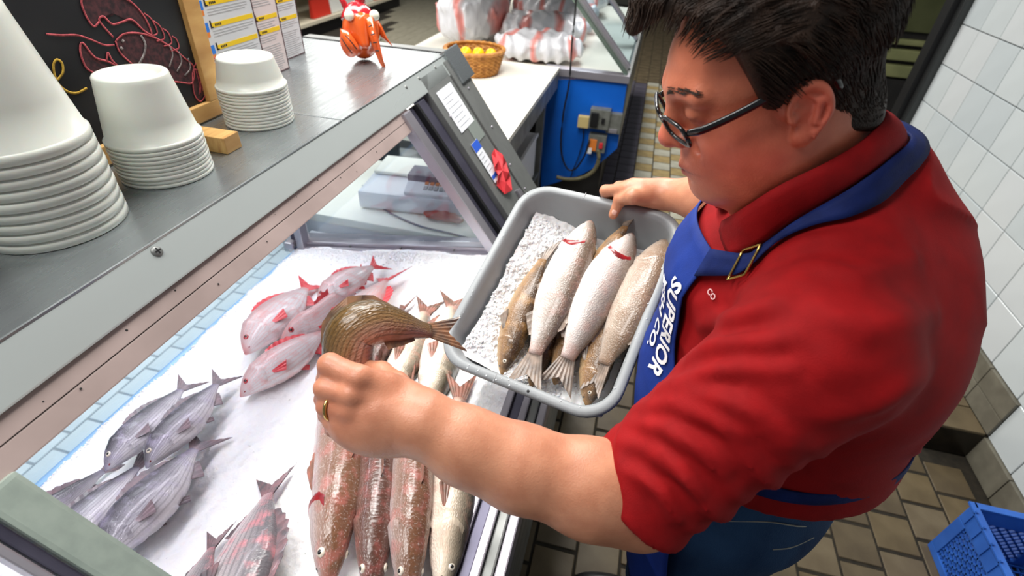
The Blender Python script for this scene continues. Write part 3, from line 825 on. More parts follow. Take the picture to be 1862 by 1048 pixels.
for q in o.data.vertices:
    if q.co.x > c[0] + 0.02: q.co.y -= 0.02 * (q.co.x - c[0] - 0.02) / 0.065
    q.co.z += 0.002 * math.sin(q.co.x * 160)
tag(o, 'red-brown lobe built for a glass fillet on the low counter in front of the scale', 'reflection')

e = empty('service_counter', (-1.0, 2.8, 0), 'white topped service counter with grey edge under the basket', 'counter')
box('counter_top', (-1.75, 2.02, 0.972), (-0.520, 3.44, 1.0), m_white, e, bevel=0.004)
box('apron', (-0.55, 2.0, 0.87), (-0.522, 3.44, 0.971), m_steel_d, e)
box('apron', (-1.72, 3.40, 0.87), (-0.55, 3.438, 0.971), m_steel_d, e)
for x, y in ((-0.60, 2.06), (-0.60, 3.34), (-1.68, 2.06), (-1.68, 3.34)): box('leg', (x - .025, y - .025, 0), (x + .025, y + .025, 0.87), m_steel_d, e)
box('shelf', (-1.7, 2.04, 0.30), (-0.58, 3.38, 0.32), m_steel_d, e)
box('back_panel', (-1.72, 2.02, 0.1), (-1.70, 3.42, 0.87), m_dark, e)
def bin_(name, label, lo, hi, m):
    t = 0.008; bm = bmesh.new()
    for a, b in (((lo[0], lo[1], lo[2]), (hi[0], hi[1], lo[2] + t)), ((lo[0], lo[1], lo[2]), (lo[0] + t, hi[1], hi[2])), ((hi[0] - t, lo[1], lo[2]), (hi[0], hi[1], hi[2])), ((lo[0], lo[1], lo[2]), (hi[0], lo[1] + t, hi[2])), ((lo[0], hi[1] - t, lo[2]), (hi[0], hi[1], hi[2]))):
        bm_box(bm, a, b)
    e = empty(name, ((lo[0] + hi[0]) / 2, (lo[1] + hi[1]) / 2, lo[2]), label, 'bin')
    keep(bm_obj('tray', bm, m), e)
    box('lip', (lo[0] - .01, lo[1] - .01, hi[2] - .02), (hi[0] + .01, lo[1] + .004, hi[2]), m, e); box('lip', (hi[0] - .004, lo[1] - .01, hi[2] - .02), (hi[0] + .01, hi[1] + .01, hi[2]), m, e)
bin_('storage_bin', 'translucent white bin on the shelf under the service counter', (-0.95, 2.75, 0.3205), (-0.60, 3.25, 0.62), m_wplast)
bin_('storage_bin', 'tan cardboard carton on the shelf under the service counter', (-0.92, 2.35, 0.3205), (-0.60, 2.68, 0.50), mat('cardboard', (150, 112, 72), 0.7))

# wicker basket with lemons
m_wick = mat('wicker', (190, 132, 60), 0.55, c2=(150, 96, 38), nscale=30)
bc = np.array((-0.985, 3.10, 1.001))
e = empty('wicker_basket', bc, 'round woven wicker basket of lemons on the white counter', 'basket')
for k in range(12):
    z = 0.006 + k * 0.0098; r = 0.135 + 0.035 * (k / 11) ** 0.8
    th = np.linspace(0, 2 * math.pi, 97)[:-1]
    rr = r + 0.0035 * np.sin(th * 24 + (k % 2) * math.pi)
    P = np.stack([bc[0] + rr * np.cos(th), bc[1] + rr * np.sin(th), np.full(96, bc[2] + z)], 1)
    v, f = tube_geo(np.vstack([P, P[:1]]), 0.0052, 6); keep(mesh('weaver', v, f, m_wick, smooth=True), e)
for k in range(24):
    a = 2 * math.pi * k / 24
    tube('stake', [bc + np.array((r * math.cos(a), r * math.sin(a), z)) for r, z in ((0.135, 0.0), (0.155, 0.05), (0.170, 0.12))], 0.004, m_wick, e, nseg=6)
th = np.linspace(0, 2 * math.pi, 97)
for dr, dz in ((0, 0), (0.006, 0.006), (-0.004, 0.008)):
    P = np.stack([bc[0] + (0.172 + dr) * np.cos(th), bc[1] + (0.172 + dr) * np.sin(th), bc[2] + 0.126 + dz + 0.002 * np.sin(th * 30)], 1)
    tube('braided_rim', P, 0.008, m_wick, e, nseg=8)
lathe('bottom', [(0.001, 0.002), (0.135, 0.002), (0.135, 0.008), (0.001, 0.008)], m_wick, e, 32, bc)
m_lem = mat('lemon_peel', (250, 196, 10), 0.35, bump=0.15, nscale=120)
for k, (dx, dy) in enumerate(((-0.062, 0.02), (0.014, 0.03), (0.090, 0.040), (-0.052, -0.058), (0.048, -0.055))):
    c = bc + np.array((dx, dy, 0.098 if k < 3 else 0.05)); a = random.uniform(-.3, .3)
    pr = [(0.0005, -0.046), (0.006, -0.044), (0.012, -0.039), (0.025, -0.030), (0.034, -0.012), (0.0355, 0.0), (0.034, 0.012), (0.025, 0.030), (0.012, 0.039), (0.007, 0.045), (0.0005, 0.047)]
    o = lathe('lemon', pr, m_lem, None, 20); o.location = c; o.rotation_euler = (math.pi / 2, 0, a)
    tag(o, 'yellow lemon on top in the wicker basket, %s' % ('leftmost', 'middle', 'rightmost')[k] if k < 3 else 'yellow lemon low inside the wicker basket on its %s side' % ('near left', 'near right')[k - 3], 'lemon', 'lemons in the basket')

# second display case beyond with a blue end
e = empty('display_case', (-0.8, 4.6, 0), 'second display case beyond, blue end panel and wrapped goods', 'display case')
bp = [on_y(*p, 3.46) for p in ((1022, 150), (1142, 141), (1122, 270), (1085, 302), (1058, 318), (1012, 345))]
bp[0][0] -= 0.12; bp[5][0] -= 0.12
bp = [bp[0], bp[1], bp[2], bp[3], bp[4], bp[5]]
prism('end_panel', [(p[0], p[2]) for p in bp], 0.03, (np.array((0, 3.46, 0.0)), np.array(((1, 0, 0), (0, 0, 1), (0, 1, 0)), float)), m_blue, e)
zt = bp[1][2]
box('end_trim', (bp[0][0], 3.44, zt - 0.035), (-0.07, 3.52, zt + 0.012), m_alu, e, bevel=0.004)
box('side_panel', (-0.10, 3.49, 0.52), (-0.07, 6.6, 0.98), m_steel_d, e)
box('base', (-1.6, 3.52, 0.0), (-0.16, 6.6, 0.5), m_dark, e)
box('bed', (-1.7, 3.52, 0.78), (-0.11, 6.6, 0.93), m_white, e)
S2 = frame((-0.52, 0, 1.44), (0.46, 0, -0.47), (0, 1, 0))
L2 = 0.62
m_gg = mat('green_grey_glass_edge', (112, 128, 118), 0.2, 0.5)
for y0, y1, m, h in ((3.46, 3.50, m_gg, 0.0), (3.50, 3.62, m_steel_d, -0.01), (3.64, 3.70, m_alu, 0.004), (4.55, 4.62, m_alu, 0.0), (4.62, 4.70, m_steel_d, 0), (5.6, 5.68, m_alu, 0)):
    box('sloped_frame', (-0.1, y0, -0.02), (L2, y1, h), m, e, S2, bevel=0.004)
box('rear_glass', (0, 3.70, -0.01), (L2, 4.55, -0.006), m_glass, e, S2, bevel=0); box('rear_glass', (0, 4.70, -0.01), (L2, 5.6, -0.006), m_glass, e, S2, bevel=0)
box('top_deck', (-1.3, 3.5, 1.50), (-0.58, 6.6, 1.52), m_steel, e)
# printed bags lying in it
m_bag = bpy.data.materials.new('white_red_bag'); m_bag.use_nodes = True
N = m_bag.node_tree.nodes; L = m_bag.node_tree.links; b = N['Principled BSDF']; b.inputs['Roughness'].default_value = 0.3
tc = N.new('ShaderNodeTexCoord'); wv = N.new('ShaderNodeTexWave'); wv.inputs['Scale'].default_value = 1.5; wv.inputs['Distortion'].default_value = 6; wv.inputs['Detail'].default_value = 2
rp = N.new('ShaderNodeValToRGB'); rp.color_ramp.elements[0].position = 0.80; rp.color_ramp.elements[0].color = S((222, 222, 226)); rp.color_ramp.elements[1].position = 1.0; rp.color_ramp.elements[1].color = S((226, 140, 132))
L.new(tc.outputs['Object'], wv.inputs[0]); L.new(wv.outputs[0], rp.inputs[0]); L.new(rp.outputs[0], b.inputs['Base Color'])
def bag(c, r, lab, ang):
    R_ = np.array(((math.cos(ang), math.sin(ang), 0), (-math.sin(ang), math.cos(ang), 0), (0, 0, 1)))
    def fn(p):
        q = (p - np.array(c)) @ R_.T / np.array(r)
        d = ((np.abs(q) ** 2.6).sum(1) ** (1 / 2.6) - 1) * min(r)
        return d + 0.010 * fbm(p * 14, 2) + 0.006 * np.sin(q[:, 0] * 22 + 3 * noise3(p * 8))
    m_ = max(r) + 0.06
    v, f = isosurf(fn, np.array(c) - m_, np.array(c) + m_, 0.012, 8)
    o = mesh_np('wrapped_bag', v, f, m_bag); tag(o, lab, 'bag', 'bags in the second case')
bag((-0.75, 3.85, 1.03), (0.30, 0.22, 0.09), 'white bag with red print nearest the blue end panel', 0.1)
bag((-0.80, 4.35, 1.05), (0.34, 0.24, 0.11), 'white and red striped bag behind the nearest bag in the second case', 0.25)
bag((-1.34, 4.20, 1.14), (0.18, 0.36, 0.19), 'tall striped bag right behind the wicker basket', -0.3)
bag((-0.85, 5.0, 1.08), (0.36, 0.28, 0.13), 'pink striped bag farther back in the second case', -0.2)
bag((-1.46, 5.05, 1.16), (0.19, 0.40, 0.21), 'tall pink bag at the far left of the second case', 0.2)
bag((-0.85, 5.8, 1.10), (0.38, 0.32, 0.14), 'small looking pale bag at the far end of the second case', 0.3)
# electrical boxes on the blue panel
def ebox(name, label, p0, p1, d, m, extra=()):
    a = on_y(*p0, 3.455); b_ = on_y(*p1, 3.455)
    e = empty(name, ((a[0] + b_[0]) / 2, 3.455, b_[2]), label, 'electrical box')
    box('housing', (a[0], 3.458 - d, b_[2]), (b_[0], 3.458, a[2]), m, e, bevel=0.006)
    for (u0, v0, u1, v1, dd, mm) in extra:
        w = b_[0] - a[0]; h = a[2] - b_[2]
        box('fitting', (a[0] + u0 * w, 3.455 - d - dd, b_[2] + v0 * h), (a[0] + u1 * w, 3.46 - d, b_[2] + v1 * h), mm, e, bevel=0.003)
    return e
ebox('junction_box', 'small beige junction box on the blue panel', (1053, 208), (1070, 231), 0.04, mat('beige_plastic', (196, 176, 120), 0.5))
ebox('switch_box', 'grey lever switch box on the blue panel', (1076, 192), (1107, 232), 0.07, m_grey, ((0.08, 0.15, 0.45, 0.85, 0.02, m_black), (0.62, 0.35, 0.78, 0.6, 0.012, m_black)))
ebox('conduit_box', 'narrow grey conduit box at the right of the blue panel', (1108, 202), (1127, 241), 0.05, m_grey, ((0.2, 0.05, 0.8, 0.25, 0.006, m_alu),))
ebox('outlet_box', 'lower outlet box with orange tag on the blue panel', (1073, 239), (1100, 274), 0.06, m_grey, ((0.1, 0.1, 0.5, 0.75, 0.006, m_po), (0.65, 0.3, 0.85, 0.6, 0.012, m_redpaper), (0.0, -0.1, 0.28, 0.25, 0.008, m_paper)))
def cable(label, pts, Y, r, m=m_black):
    P = catmull([on_y(p[0], p[1], Y) for p in pts], 40); o = tube('cable', P, r, m); tag(o, label, 'cable')
cable('long black cable hanging past the white counter and the blue panel', [(1050, -60), (1046, 20), (1040, 80), (1035, 150), (1024, 210), (1020, 270), (1030, 305), (1045, 308), (1062, 285), (1072, 255)], 3.38, 0.006)
cable('thin black cable dropping from the beige junction box', [(1061, 230), (1060, 255), (1052, 285), (1042, 310), (1036, 328)], 3.43, 0.004)
cable('grey flexible conduit looping under the outlet box', [(1088, 272), (1088, 292), (1078, 312), (1056, 324), (1030, 326), (1012, 322)], 3.40, 0.014, mat('worn_conduit', (118, 112, 84), 0.6, c2=(90, 84, 60), nscale=20))

# shop shelving far left
m_shelf = mat('cream_shelf', (206, 198, 176), 0.5)
e = empty('shop_shelving', (-5.2, 8.6, 0), 'cream shop shelving unit with black kick board far beyond the deck', 'shelving')
box('kick_board', (-5.6, 6.4, 0.0), (-5.02, 10.8, 0.16), m_black, e)
for z in (0.17, 0.62, 1.05): box('shelf', (-5.6, 6.4, z), (-4.98, 10.8, z + 0.05), m_shelf, e)
box('back_panel', (-5.64, 6.4, 0.16), (-5.6, 10.8, 1.6), m_shelf, e)
m_pr = [mat('packet_%d' % i, c, 0.4) for i, c in enumerate(((206, 50, 36), (226, 226, 220), (232, 120, 40), (226, 190, 40), (214, 214, 216), (170, 36, 40)))]
def packet(x, y, z, w, h, mi, lab):
    bm = bmesh.new(); bm_box(bm, (x - 0.06, y, z), (x + 0.02, y + w, z + h), None, 0.02, 2)
    for v_ in bm.verts:
        if v_.co.z > z + h * 0.5: v_.co.x = x - 0.02 + (v_.co.x - x + 0.02) * 0.55
    o = bm_obj('product_packet', bm, m_pr[mi]); tag(o, lab, 'packet', 'goods on the shop shelving')
for k, (mi, lab) in enumerate(((0, 'big red packet on the lower shelf of the cream shelving'), (1, 'white packet next to the big red packet'), (4, 'pale grey packet beyond the white one on the lower shelf'), (1, 'white packet farther along the lower shelf'), (0, 'small red packet near the far end of the lower shelf'))):
    packet(-5.06, 7.75 + k * 0.52, 0.221, 0.42 if k else 0.5, (0.26, 0.24, 0.22, 0.26, 0.24)[k], mi, lab)
for k, (mi, lab) in enumerate(((2, 'orange packet at the near end of the upper shelf'), (3, 'yellow packet on the upper shelf of the cream shelving'), (2, 'orange packet beyond the yellow one'), (5, 'dark red packet on the upper shelf'), (1, 'white packet at the far end of the upper shelf'))):
    packet(-5.06, 7.0 + k * 0.62, 0.671, 0.5, 0.24, mi, lab)
w2 = box('wall_far', (-9, 13.6, 0), (3.4, 13.8, 3.2), mat('far_wall', (96, 92, 82), 0.8), bevel=0); tag(w2, 'far end wall of the shop', 'wall', kind='structure')
w3 = box('wall_left', (-9.2, -1.5, 0), (-9, 13.8, 3.2), mat('far_wall', (96, 92, 82), 0.8), bevel=0); tag(w3, 'left side wall of the shop', 'wall', kind='structure')
e = empty('shop_shelving', (-3.2, 12.6, 0), 'dark based shelving along the far shop wall', 'shelving')
box('kick_board', (-8.5, 12.0, 0), (-2.4, 12.6, 0.3), m_black, e)
for z in (0.31, 0.8): box('shelf', (-8.5, 11.95, z), (-2.4, 12.6, z + 0.05), m_shelf, e)

# blue milk crate on the aisle floor
m_crate = mat('blue_crate_plastic', (52, 108, 200), 0.4, c2=(42, 92, 178), nscale=8, bump=0.04)
CRZ = 0.28
c0 = on_z(1690, 992, 0.0)
ex = np.array((0.0, -1.0, 0)); ey = np.array((1.0, 0, 0))
w = 0.33; l = 0.30
CR = frame(np.array((c0[0], c0[1], 0.001)), ex, ey, (0, 0, 1))
e = empty('milk_crate', CR[0] + np.array((w / 2, l / 2, 0)) @ CR[1], 'blue plastic lattice milk crate on the tile floor by the wall', 'crate')
def crate_side(o, a, ln, nm):
    fr = frame(o, a, (0, 0, 1))
    t = 0.008
    box(nm, (0, CRZ - 0.075, -t), (ln, CRZ, t), m_crate, e, fr, bevel=0.004)
    box('bottom_rim', (0, 0, -t), (ln, 0.03, t), m_crate, e, fr, bevel=0.003)
    for u in (0, ln - 0.045): box('corner_post', (u, 0.03, -t), (u + 0.045, CRZ - 0.075, t), m_crate, e, fr, bevel=0.003)
    bm = bmesh.new(); n = int((ln - 0.09) / 0.030)
    for k in range(-8, n + 2):
        for s in (1, -1):
            x0 = 0.045 + k * 0.030 + (0.17 if s < 0 else 0); y0 = 0.03
            x1 = x0 + s * 0.17; y1 = CRZ - 0.075
            # clip to the window
            P = []
            for tt in (0, 1): P.append([x0 + (x1 - x0) * tt, y0 + (y1 - y0) * tt])
            lo_, hi_ = 0.045, ln - 0.045
            dx = x1 - x0
            t0 = max(0, min((lo_ - x0) / dx, (hi_ - x0) / dx)); t1 = min(1, max((lo_ - x0) / dx, (hi_ - x0) / dx))
            if t1 - t0 < 0.05: continue
            A = np.array((x0 + dx * t0, y0 + (y1 - y0) * t0, 0)); B = np.array((x0 + dx * t1, y0 + (y1 - y0) * t1, 0))
            d = nrm(B - A); nn = np.array((-d[1], d[0], 0)) * 0.0032
            q = [fr[0] + np.array(p) @ fr[1] for z in (-0.004, 0.004) for p in (A - nn + (0, 0, z), A + nn + (0, 0, z), B + nn + (0, 0, z), B - nn + (0, 0, z))]
            vs = [bm.verts.new(tuple(p)) for p in q]
            for fc in ((0, 1, 2, 3), (7, 6, 5, 4), (0, 4, 5, 1), (1, 5, 6, 2), (2, 6, 7, 3), (3, 7, 4, 0)): bm.faces.new([vs[i] for i in fc])
    keep(bm_obj('lattice', bm, m_crate), e)
def CP(x, y, z=0): return CR[0] + np.array((x, y, z)) @ CR[1]
crate_side(CP(0, 0), CR[1][0], w, 'side_band'); crate_side(CP(0, l), CR[1][0], w, 'side_band')
crate_side(CP(0, 0), CR[1][1], l, 'side_band'); crate_side(CP(w, 0), CR[1][1], l, 'side_band')
fl = (CP(0, 0, 0.01), CR[1])
for k in range(14): box('floor_slat', (0.01, 0.012 + k * 0.0235, 0), (w - 0.01, 0.017 + k * 0.0235, 0.006), m_crate, e, fl, bevel=0)
for k in range(12): box('floor_slat', (0.012 + k * 0.0235, 0.01, 0.006), (0.017 + k * 0.0235, l - 0.01, 0.011), m_crate, e, fl, bevel=0)
for k in range(5): box('rib', (0.03 + k * 0.055, -0.012, CRZ - 0.075), (0.036 + k * 0.055, -0.006, CRZ), m_crate, e, fl, bevel=0)
box('top_rim', (-0.012, -0.012, CRZ - 0.018), (w + 0.012, 0.012, CRZ - 0.008), m_crate, e, fl, bevel=0.003)
box('top_rim', (-0.012, l - 0.012, CRZ - 0.018), (w + 0.012, l + 0.012, CRZ - 0.008), m_crate, e, fl, bevel=0.003)
box('top_rim', (-0.012, 0, CRZ - 0.018), (0.012, l, CRZ - 0.008), m_crate, e, fl, bevel=0.003)
box('top_rim', (w - 0.012, 0, CRZ - 0.018), (w + 0.012, l, CRZ - 0.008), m_crate, e, fl, bevel=0.003)

# ================================================================== fish
def fish_mat(name, belly, flank, back, blot, bamt, line=None, rough=0.28, scale=90.0, stripes=None, glint_speck=0.0):
    """wet skin: belly / flank / back by the v coordinate, mottled, with scale relief"""
    m = bpy.data.materials.new(name); m.use_nodes = True
    N = m.node_tree.nodes; L = m.node_tree.links; b = N['Principled BSDF']
    b.inputs['Roughness'].default_value = rough; b.inputs['Coat Weight'].default_value = 0.35; b.inputs['Coat Roughness'].default_value = 0.12
    uv = N.new('ShaderNodeUVMap'); sp = N.new('ShaderNodeSeparateXYZ'); L.new(uv.outputs[0], sp.inputs[0])
    tc = N.new('ShaderNodeTexCoord')
    nz = N.new('ShaderNodeTexNoise'); nz.inputs['Scale'].default_value = 22; nz.inputs['Detail'].default_value = 6; L.new(tc.outputs['Object'], nz.inputs['Vector'])
    ad = N.new('ShaderNodeMath'); ad.operation = 'MULTIPLY_ADD'; ad.inputs[1].default_value = 0.34; L.new(nz.outputs['Fac'], ad.inputs[0])
    sb = N.new('ShaderNodeMath'); sb.operation = 'SUBTRACT'; sb.inputs[1].default_value = 0.17; L.new(sp.outputs['Y'], sb.inputs[0]); L.new(sb.outputs[0], ad.inputs[2])
    rp = N.new('ShaderNodeValToRGB'); cr = rp.color_ramp
    cr.elements[0].position = 0.10; cr.elements[0].color = S(belly)
    cr.elements[1].position = 0.92; cr.elements[1].color = S(back)
    e1 = cr.elements.new(0.42); e1.color = S(flank); e2 = cr.elements.new(0.66); e2.color = S(tuple((a + b_) / 2 for a, b_ in zip(flank, back)))
    L.new(ad.outputs[0], rp.inputs[0])
    n2 = N.new('ShaderNodeTexNoise'); n2.inputs['Scale'].default_value = 36; n2.inputs['Detail'].default_value = 5; L.new(tc.outputs['Object'], n2.inputs['Vector'])
    r2 = N.new('ShaderNodeValToRGB'); r2.color_ramp.elements[0].position = 0.5; r2.color_ramp.elements[1].position = 0.68
    r2.color_ramp.elements[1].color = (bamt, bamt, bamt, 1); L.new(n2.outputs['Fac'], r2.inputs[0])
    mx = N.new('ShaderNodeMix'); mx.data_type = 'RGBA'; mx.inputs[7].default_value = S(blot)
    L.new(r2.outputs[0], mx.inputs[0]); L.new(rp.outputs[0], mx.inputs[6])
    out = mx.outputs[2]
    # head end and tail root carry the blot colour
    rh = N.new('ShaderNodeValToRGB'); rh.color_ramp.elements[0].position = 0.0; rh.color_ramp.elements[0].color = (0.75, 0.75, 0.75, 1)
    rh.color_ramp.elements[1].position = 0.05; rh.color_ramp.elements[1].color = (0, 0, 0, 1)
    e3 = rh.color_ramp.elements.new(0.9); e3.color = (0, 0, 0, 1); e4 = rh.color_ramp.elements.new(1.0); e4.color = (0.5, 0.5, 0.5, 1)
    L.new(sp.outputs['X'], rh.inputs[0])
    m3 = N.new('ShaderNodeMix'); m3.data_type = 'RGBA'; m3.inputs[7].default_value = S(blot); L.new(rh.outputs[0], m3.inputs[0]); L.new(out, m3.inputs[6]); out = m3.outputs[2]
    if stripes:
        wv = N.new('ShaderNodeMath'); wv.operation = 'SINE'; mu = N.new('ShaderNodeMath'); mu.operation = 'MULTIPLY_ADD'; mu.inputs[1].default_value = stripes[1]; mu.inputs[2].default_value = 0
        n3 = N.new('ShaderNodeMath'); n3.operation = 'MULTIPLY_ADD'; n3.inputs[1].default_value = 0.05; L.new(nz.outputs['Fac'], n3.inputs[0]); L.new(sp.outputs['Y'], n3.inputs[2])
        L.new(n3.outputs[0], mu.inputs[0]); L.new(mu.outputs[0], wv.inputs[0])
        mr = N.new('ShaderNodeMapRange'); mr.inputs['From Min'].default_value = 0.1; mr.inputs['From Max'].default_value = 1.0; mr.inputs['To Max'].default_value = stripes[2]; L.new(wv.outputs[0], mr.inputs[0])
        m4 = N.new('ShaderNodeMix'); m4.data_type = 'RGBA'; m4.inputs[7].default_value = S(stripes[0]); L.new(mr.outputs[0], m4.inputs[0]); L.new(out, m4.inputs[6]); out = m4.outputs[2]
    n5 = N.new('ShaderNodeTexNoise'); n5.inputs['Scale'].default_value = 300; n5.inputs['Detail'].default_value = 2; L.new(tc.outputs['Object'], n5.inputs['Vector'])  # fine pale flecks paint wet highlights into the skin colour
    r5 = N.new('ShaderNodeValToRGB'); r5.color_ramp.elements[0].position = 0.58; r5.color_ramp.elements[1].position = 0.72; r5.color_ramp.elements[1].color = (glint_speck, glint_speck, glint_speck, 1); L.new(n5.outputs['Fac'], r5.inputs[0])
    m5 = N.new('ShaderNodeMix'); m5.data_type = 'RGBA'; m5.inputs[7].default_value = S((226, 220, 216)); L.new(r5.outputs[0], m5.inputs[0]); L.new(out, m5.inputs[6]); out = m5.outputs[2]
    L.new(out, b.inputs['Base Color'])
    mp = N.new('ShaderNodeMapping'); mp.inputs['Scale'].default_value = (scale, scale * 0.36, 1); L.new(uv.outputs[0], mp.inputs[0])
    vo = N.new('ShaderNodeTexVoronoi'); vo.inputs['Scale'].default_value = 1.0; L.new(mp.outputs[0], vo.inputs['Vector'])
    bp = N.new('ShaderNodeBump'); bp.inputs['Strength'].default_value = 0.6; bp.inputs['Distance'].default_value = 0.0014; L.new(vo.outputs['Distance'], bp.inputs['Height'])
    b2 = N.new('ShaderNodeBump'); b2.inputs['Strength'].default_value = 0.25; b2.inputs['Distance'].default_value = 0.004; L.new(n2.outputs['Fac'], b2.inputs['Height']); L.new(bp.outputs[0], b2.inputs['Normal'])
    L.new(b2.outputs[0], b.inputs['Normal'])
    return m
FM = {
    'snapper': fish_mat('snapper_skin', (240, 234, 235), (222, 216, 217), (206, 172, 172), (224, 116, 116), 0.35, stripes=((228, 150, 140), 60, 0.3)),
    'porgy': fish_mat('porgy_skin', (232, 228, 232), (178, 174, 182), (72, 70, 76), (196, 186, 214), 0.45, rough=0.2, stripes=((110, 106, 114), 70, 0.35)),
    'rockfish': fish_mat('pink_grey_skin', (222, 208, 210), (178, 168, 170), (104, 100, 104), (214, 130, 138), 0.7, stripes=((92, 90, 96), 64, 0.5)),
    'whitefish': fish_mat('whitefish_skin', (238, 222, 216), (200, 184, 182), (116, 80, 58), (196, 112, 106), 0.45, stripes=((150, 124, 114), 54, 0.3), glint_speck=0.35),
    'whitefish_b': fish_mat('brown_whitefish_skin', (220, 196, 188), (156, 124, 116), (84, 54, 44), (168, 92, 88), 0.5, stripes=((104, 74, 66), 54, 0.35), glint_speck=0.22),
    'whitefish_p': fish_mat('pale_whitefish_skin', (246, 230, 214), (230, 212, 188), (70, 64, 50), (214, 136, 116), 0.3),
    'held': fish_mat('olive_fish_skin', (190, 146, 128), (136, 104, 70), (78, 58, 24), (132, 96, 46), 0.4, stripes=((48, 36, 14), 70, 0.5), scale=70),
    'tub': fish_mat('silver_tub_fish_skin', (238, 228, 222), (212, 204, 198), (112, 96, 82), (186, 138, 124), 0.35, rough=0.25, glint_speck=0.3),
    'tub_b': fish_mat('tan_tub_fish_skin', (210, 196, 184), (180, 162, 146), (124, 102, 82), (150, 116, 92), 0.5, rough=0.25, glint_speck=0.25),
    'tub_g': fish_mat('golden_tub_fish_skin', (200, 170, 130), (146, 112, 78), (70, 52, 36), (184, 138, 84), 0.5, rough=0.25, glint_speck=0.15),
}
def fin_mat(n, c, c2): return mat('fin_' + n, c, 0.35, c2=c2, nscale=50, stretch=(1, 1, 1), coat=0.2)
FIN = {'snapper': fin_mat('red', (206, 44, 58), (226, 96, 100)), 'porgy': fin_mat('grey', (122, 116, 122), (156, 134, 140)), 'rockfish': fin_mat('charcoal', (92, 86, 90), (138, 104, 108)),
       'whitefish': fin_mat('brown', (112, 88, 74), (164, 108, 92)), 'held': fin_mat('amber', (92, 78, 68), (150, 108, 78)), 'tub': fin_mat('smoke', (104, 92, 82), (150, 132, 118))}
m_eyeg = mat('fish_iris', (226, 214, 196), 0.15, coat=1.0); m_eyer = mat('fish_iris_red', (196, 70, 76), 0.15, coat=1.0)
m_pup = mat('fish_pupil', (10, 10, 12), 0.08, coat=1.0); m_gill = mat('gill_red', (164, 36, 40), 0.3, c2=(120, 20, 26), nscale=40, coat=0.5)

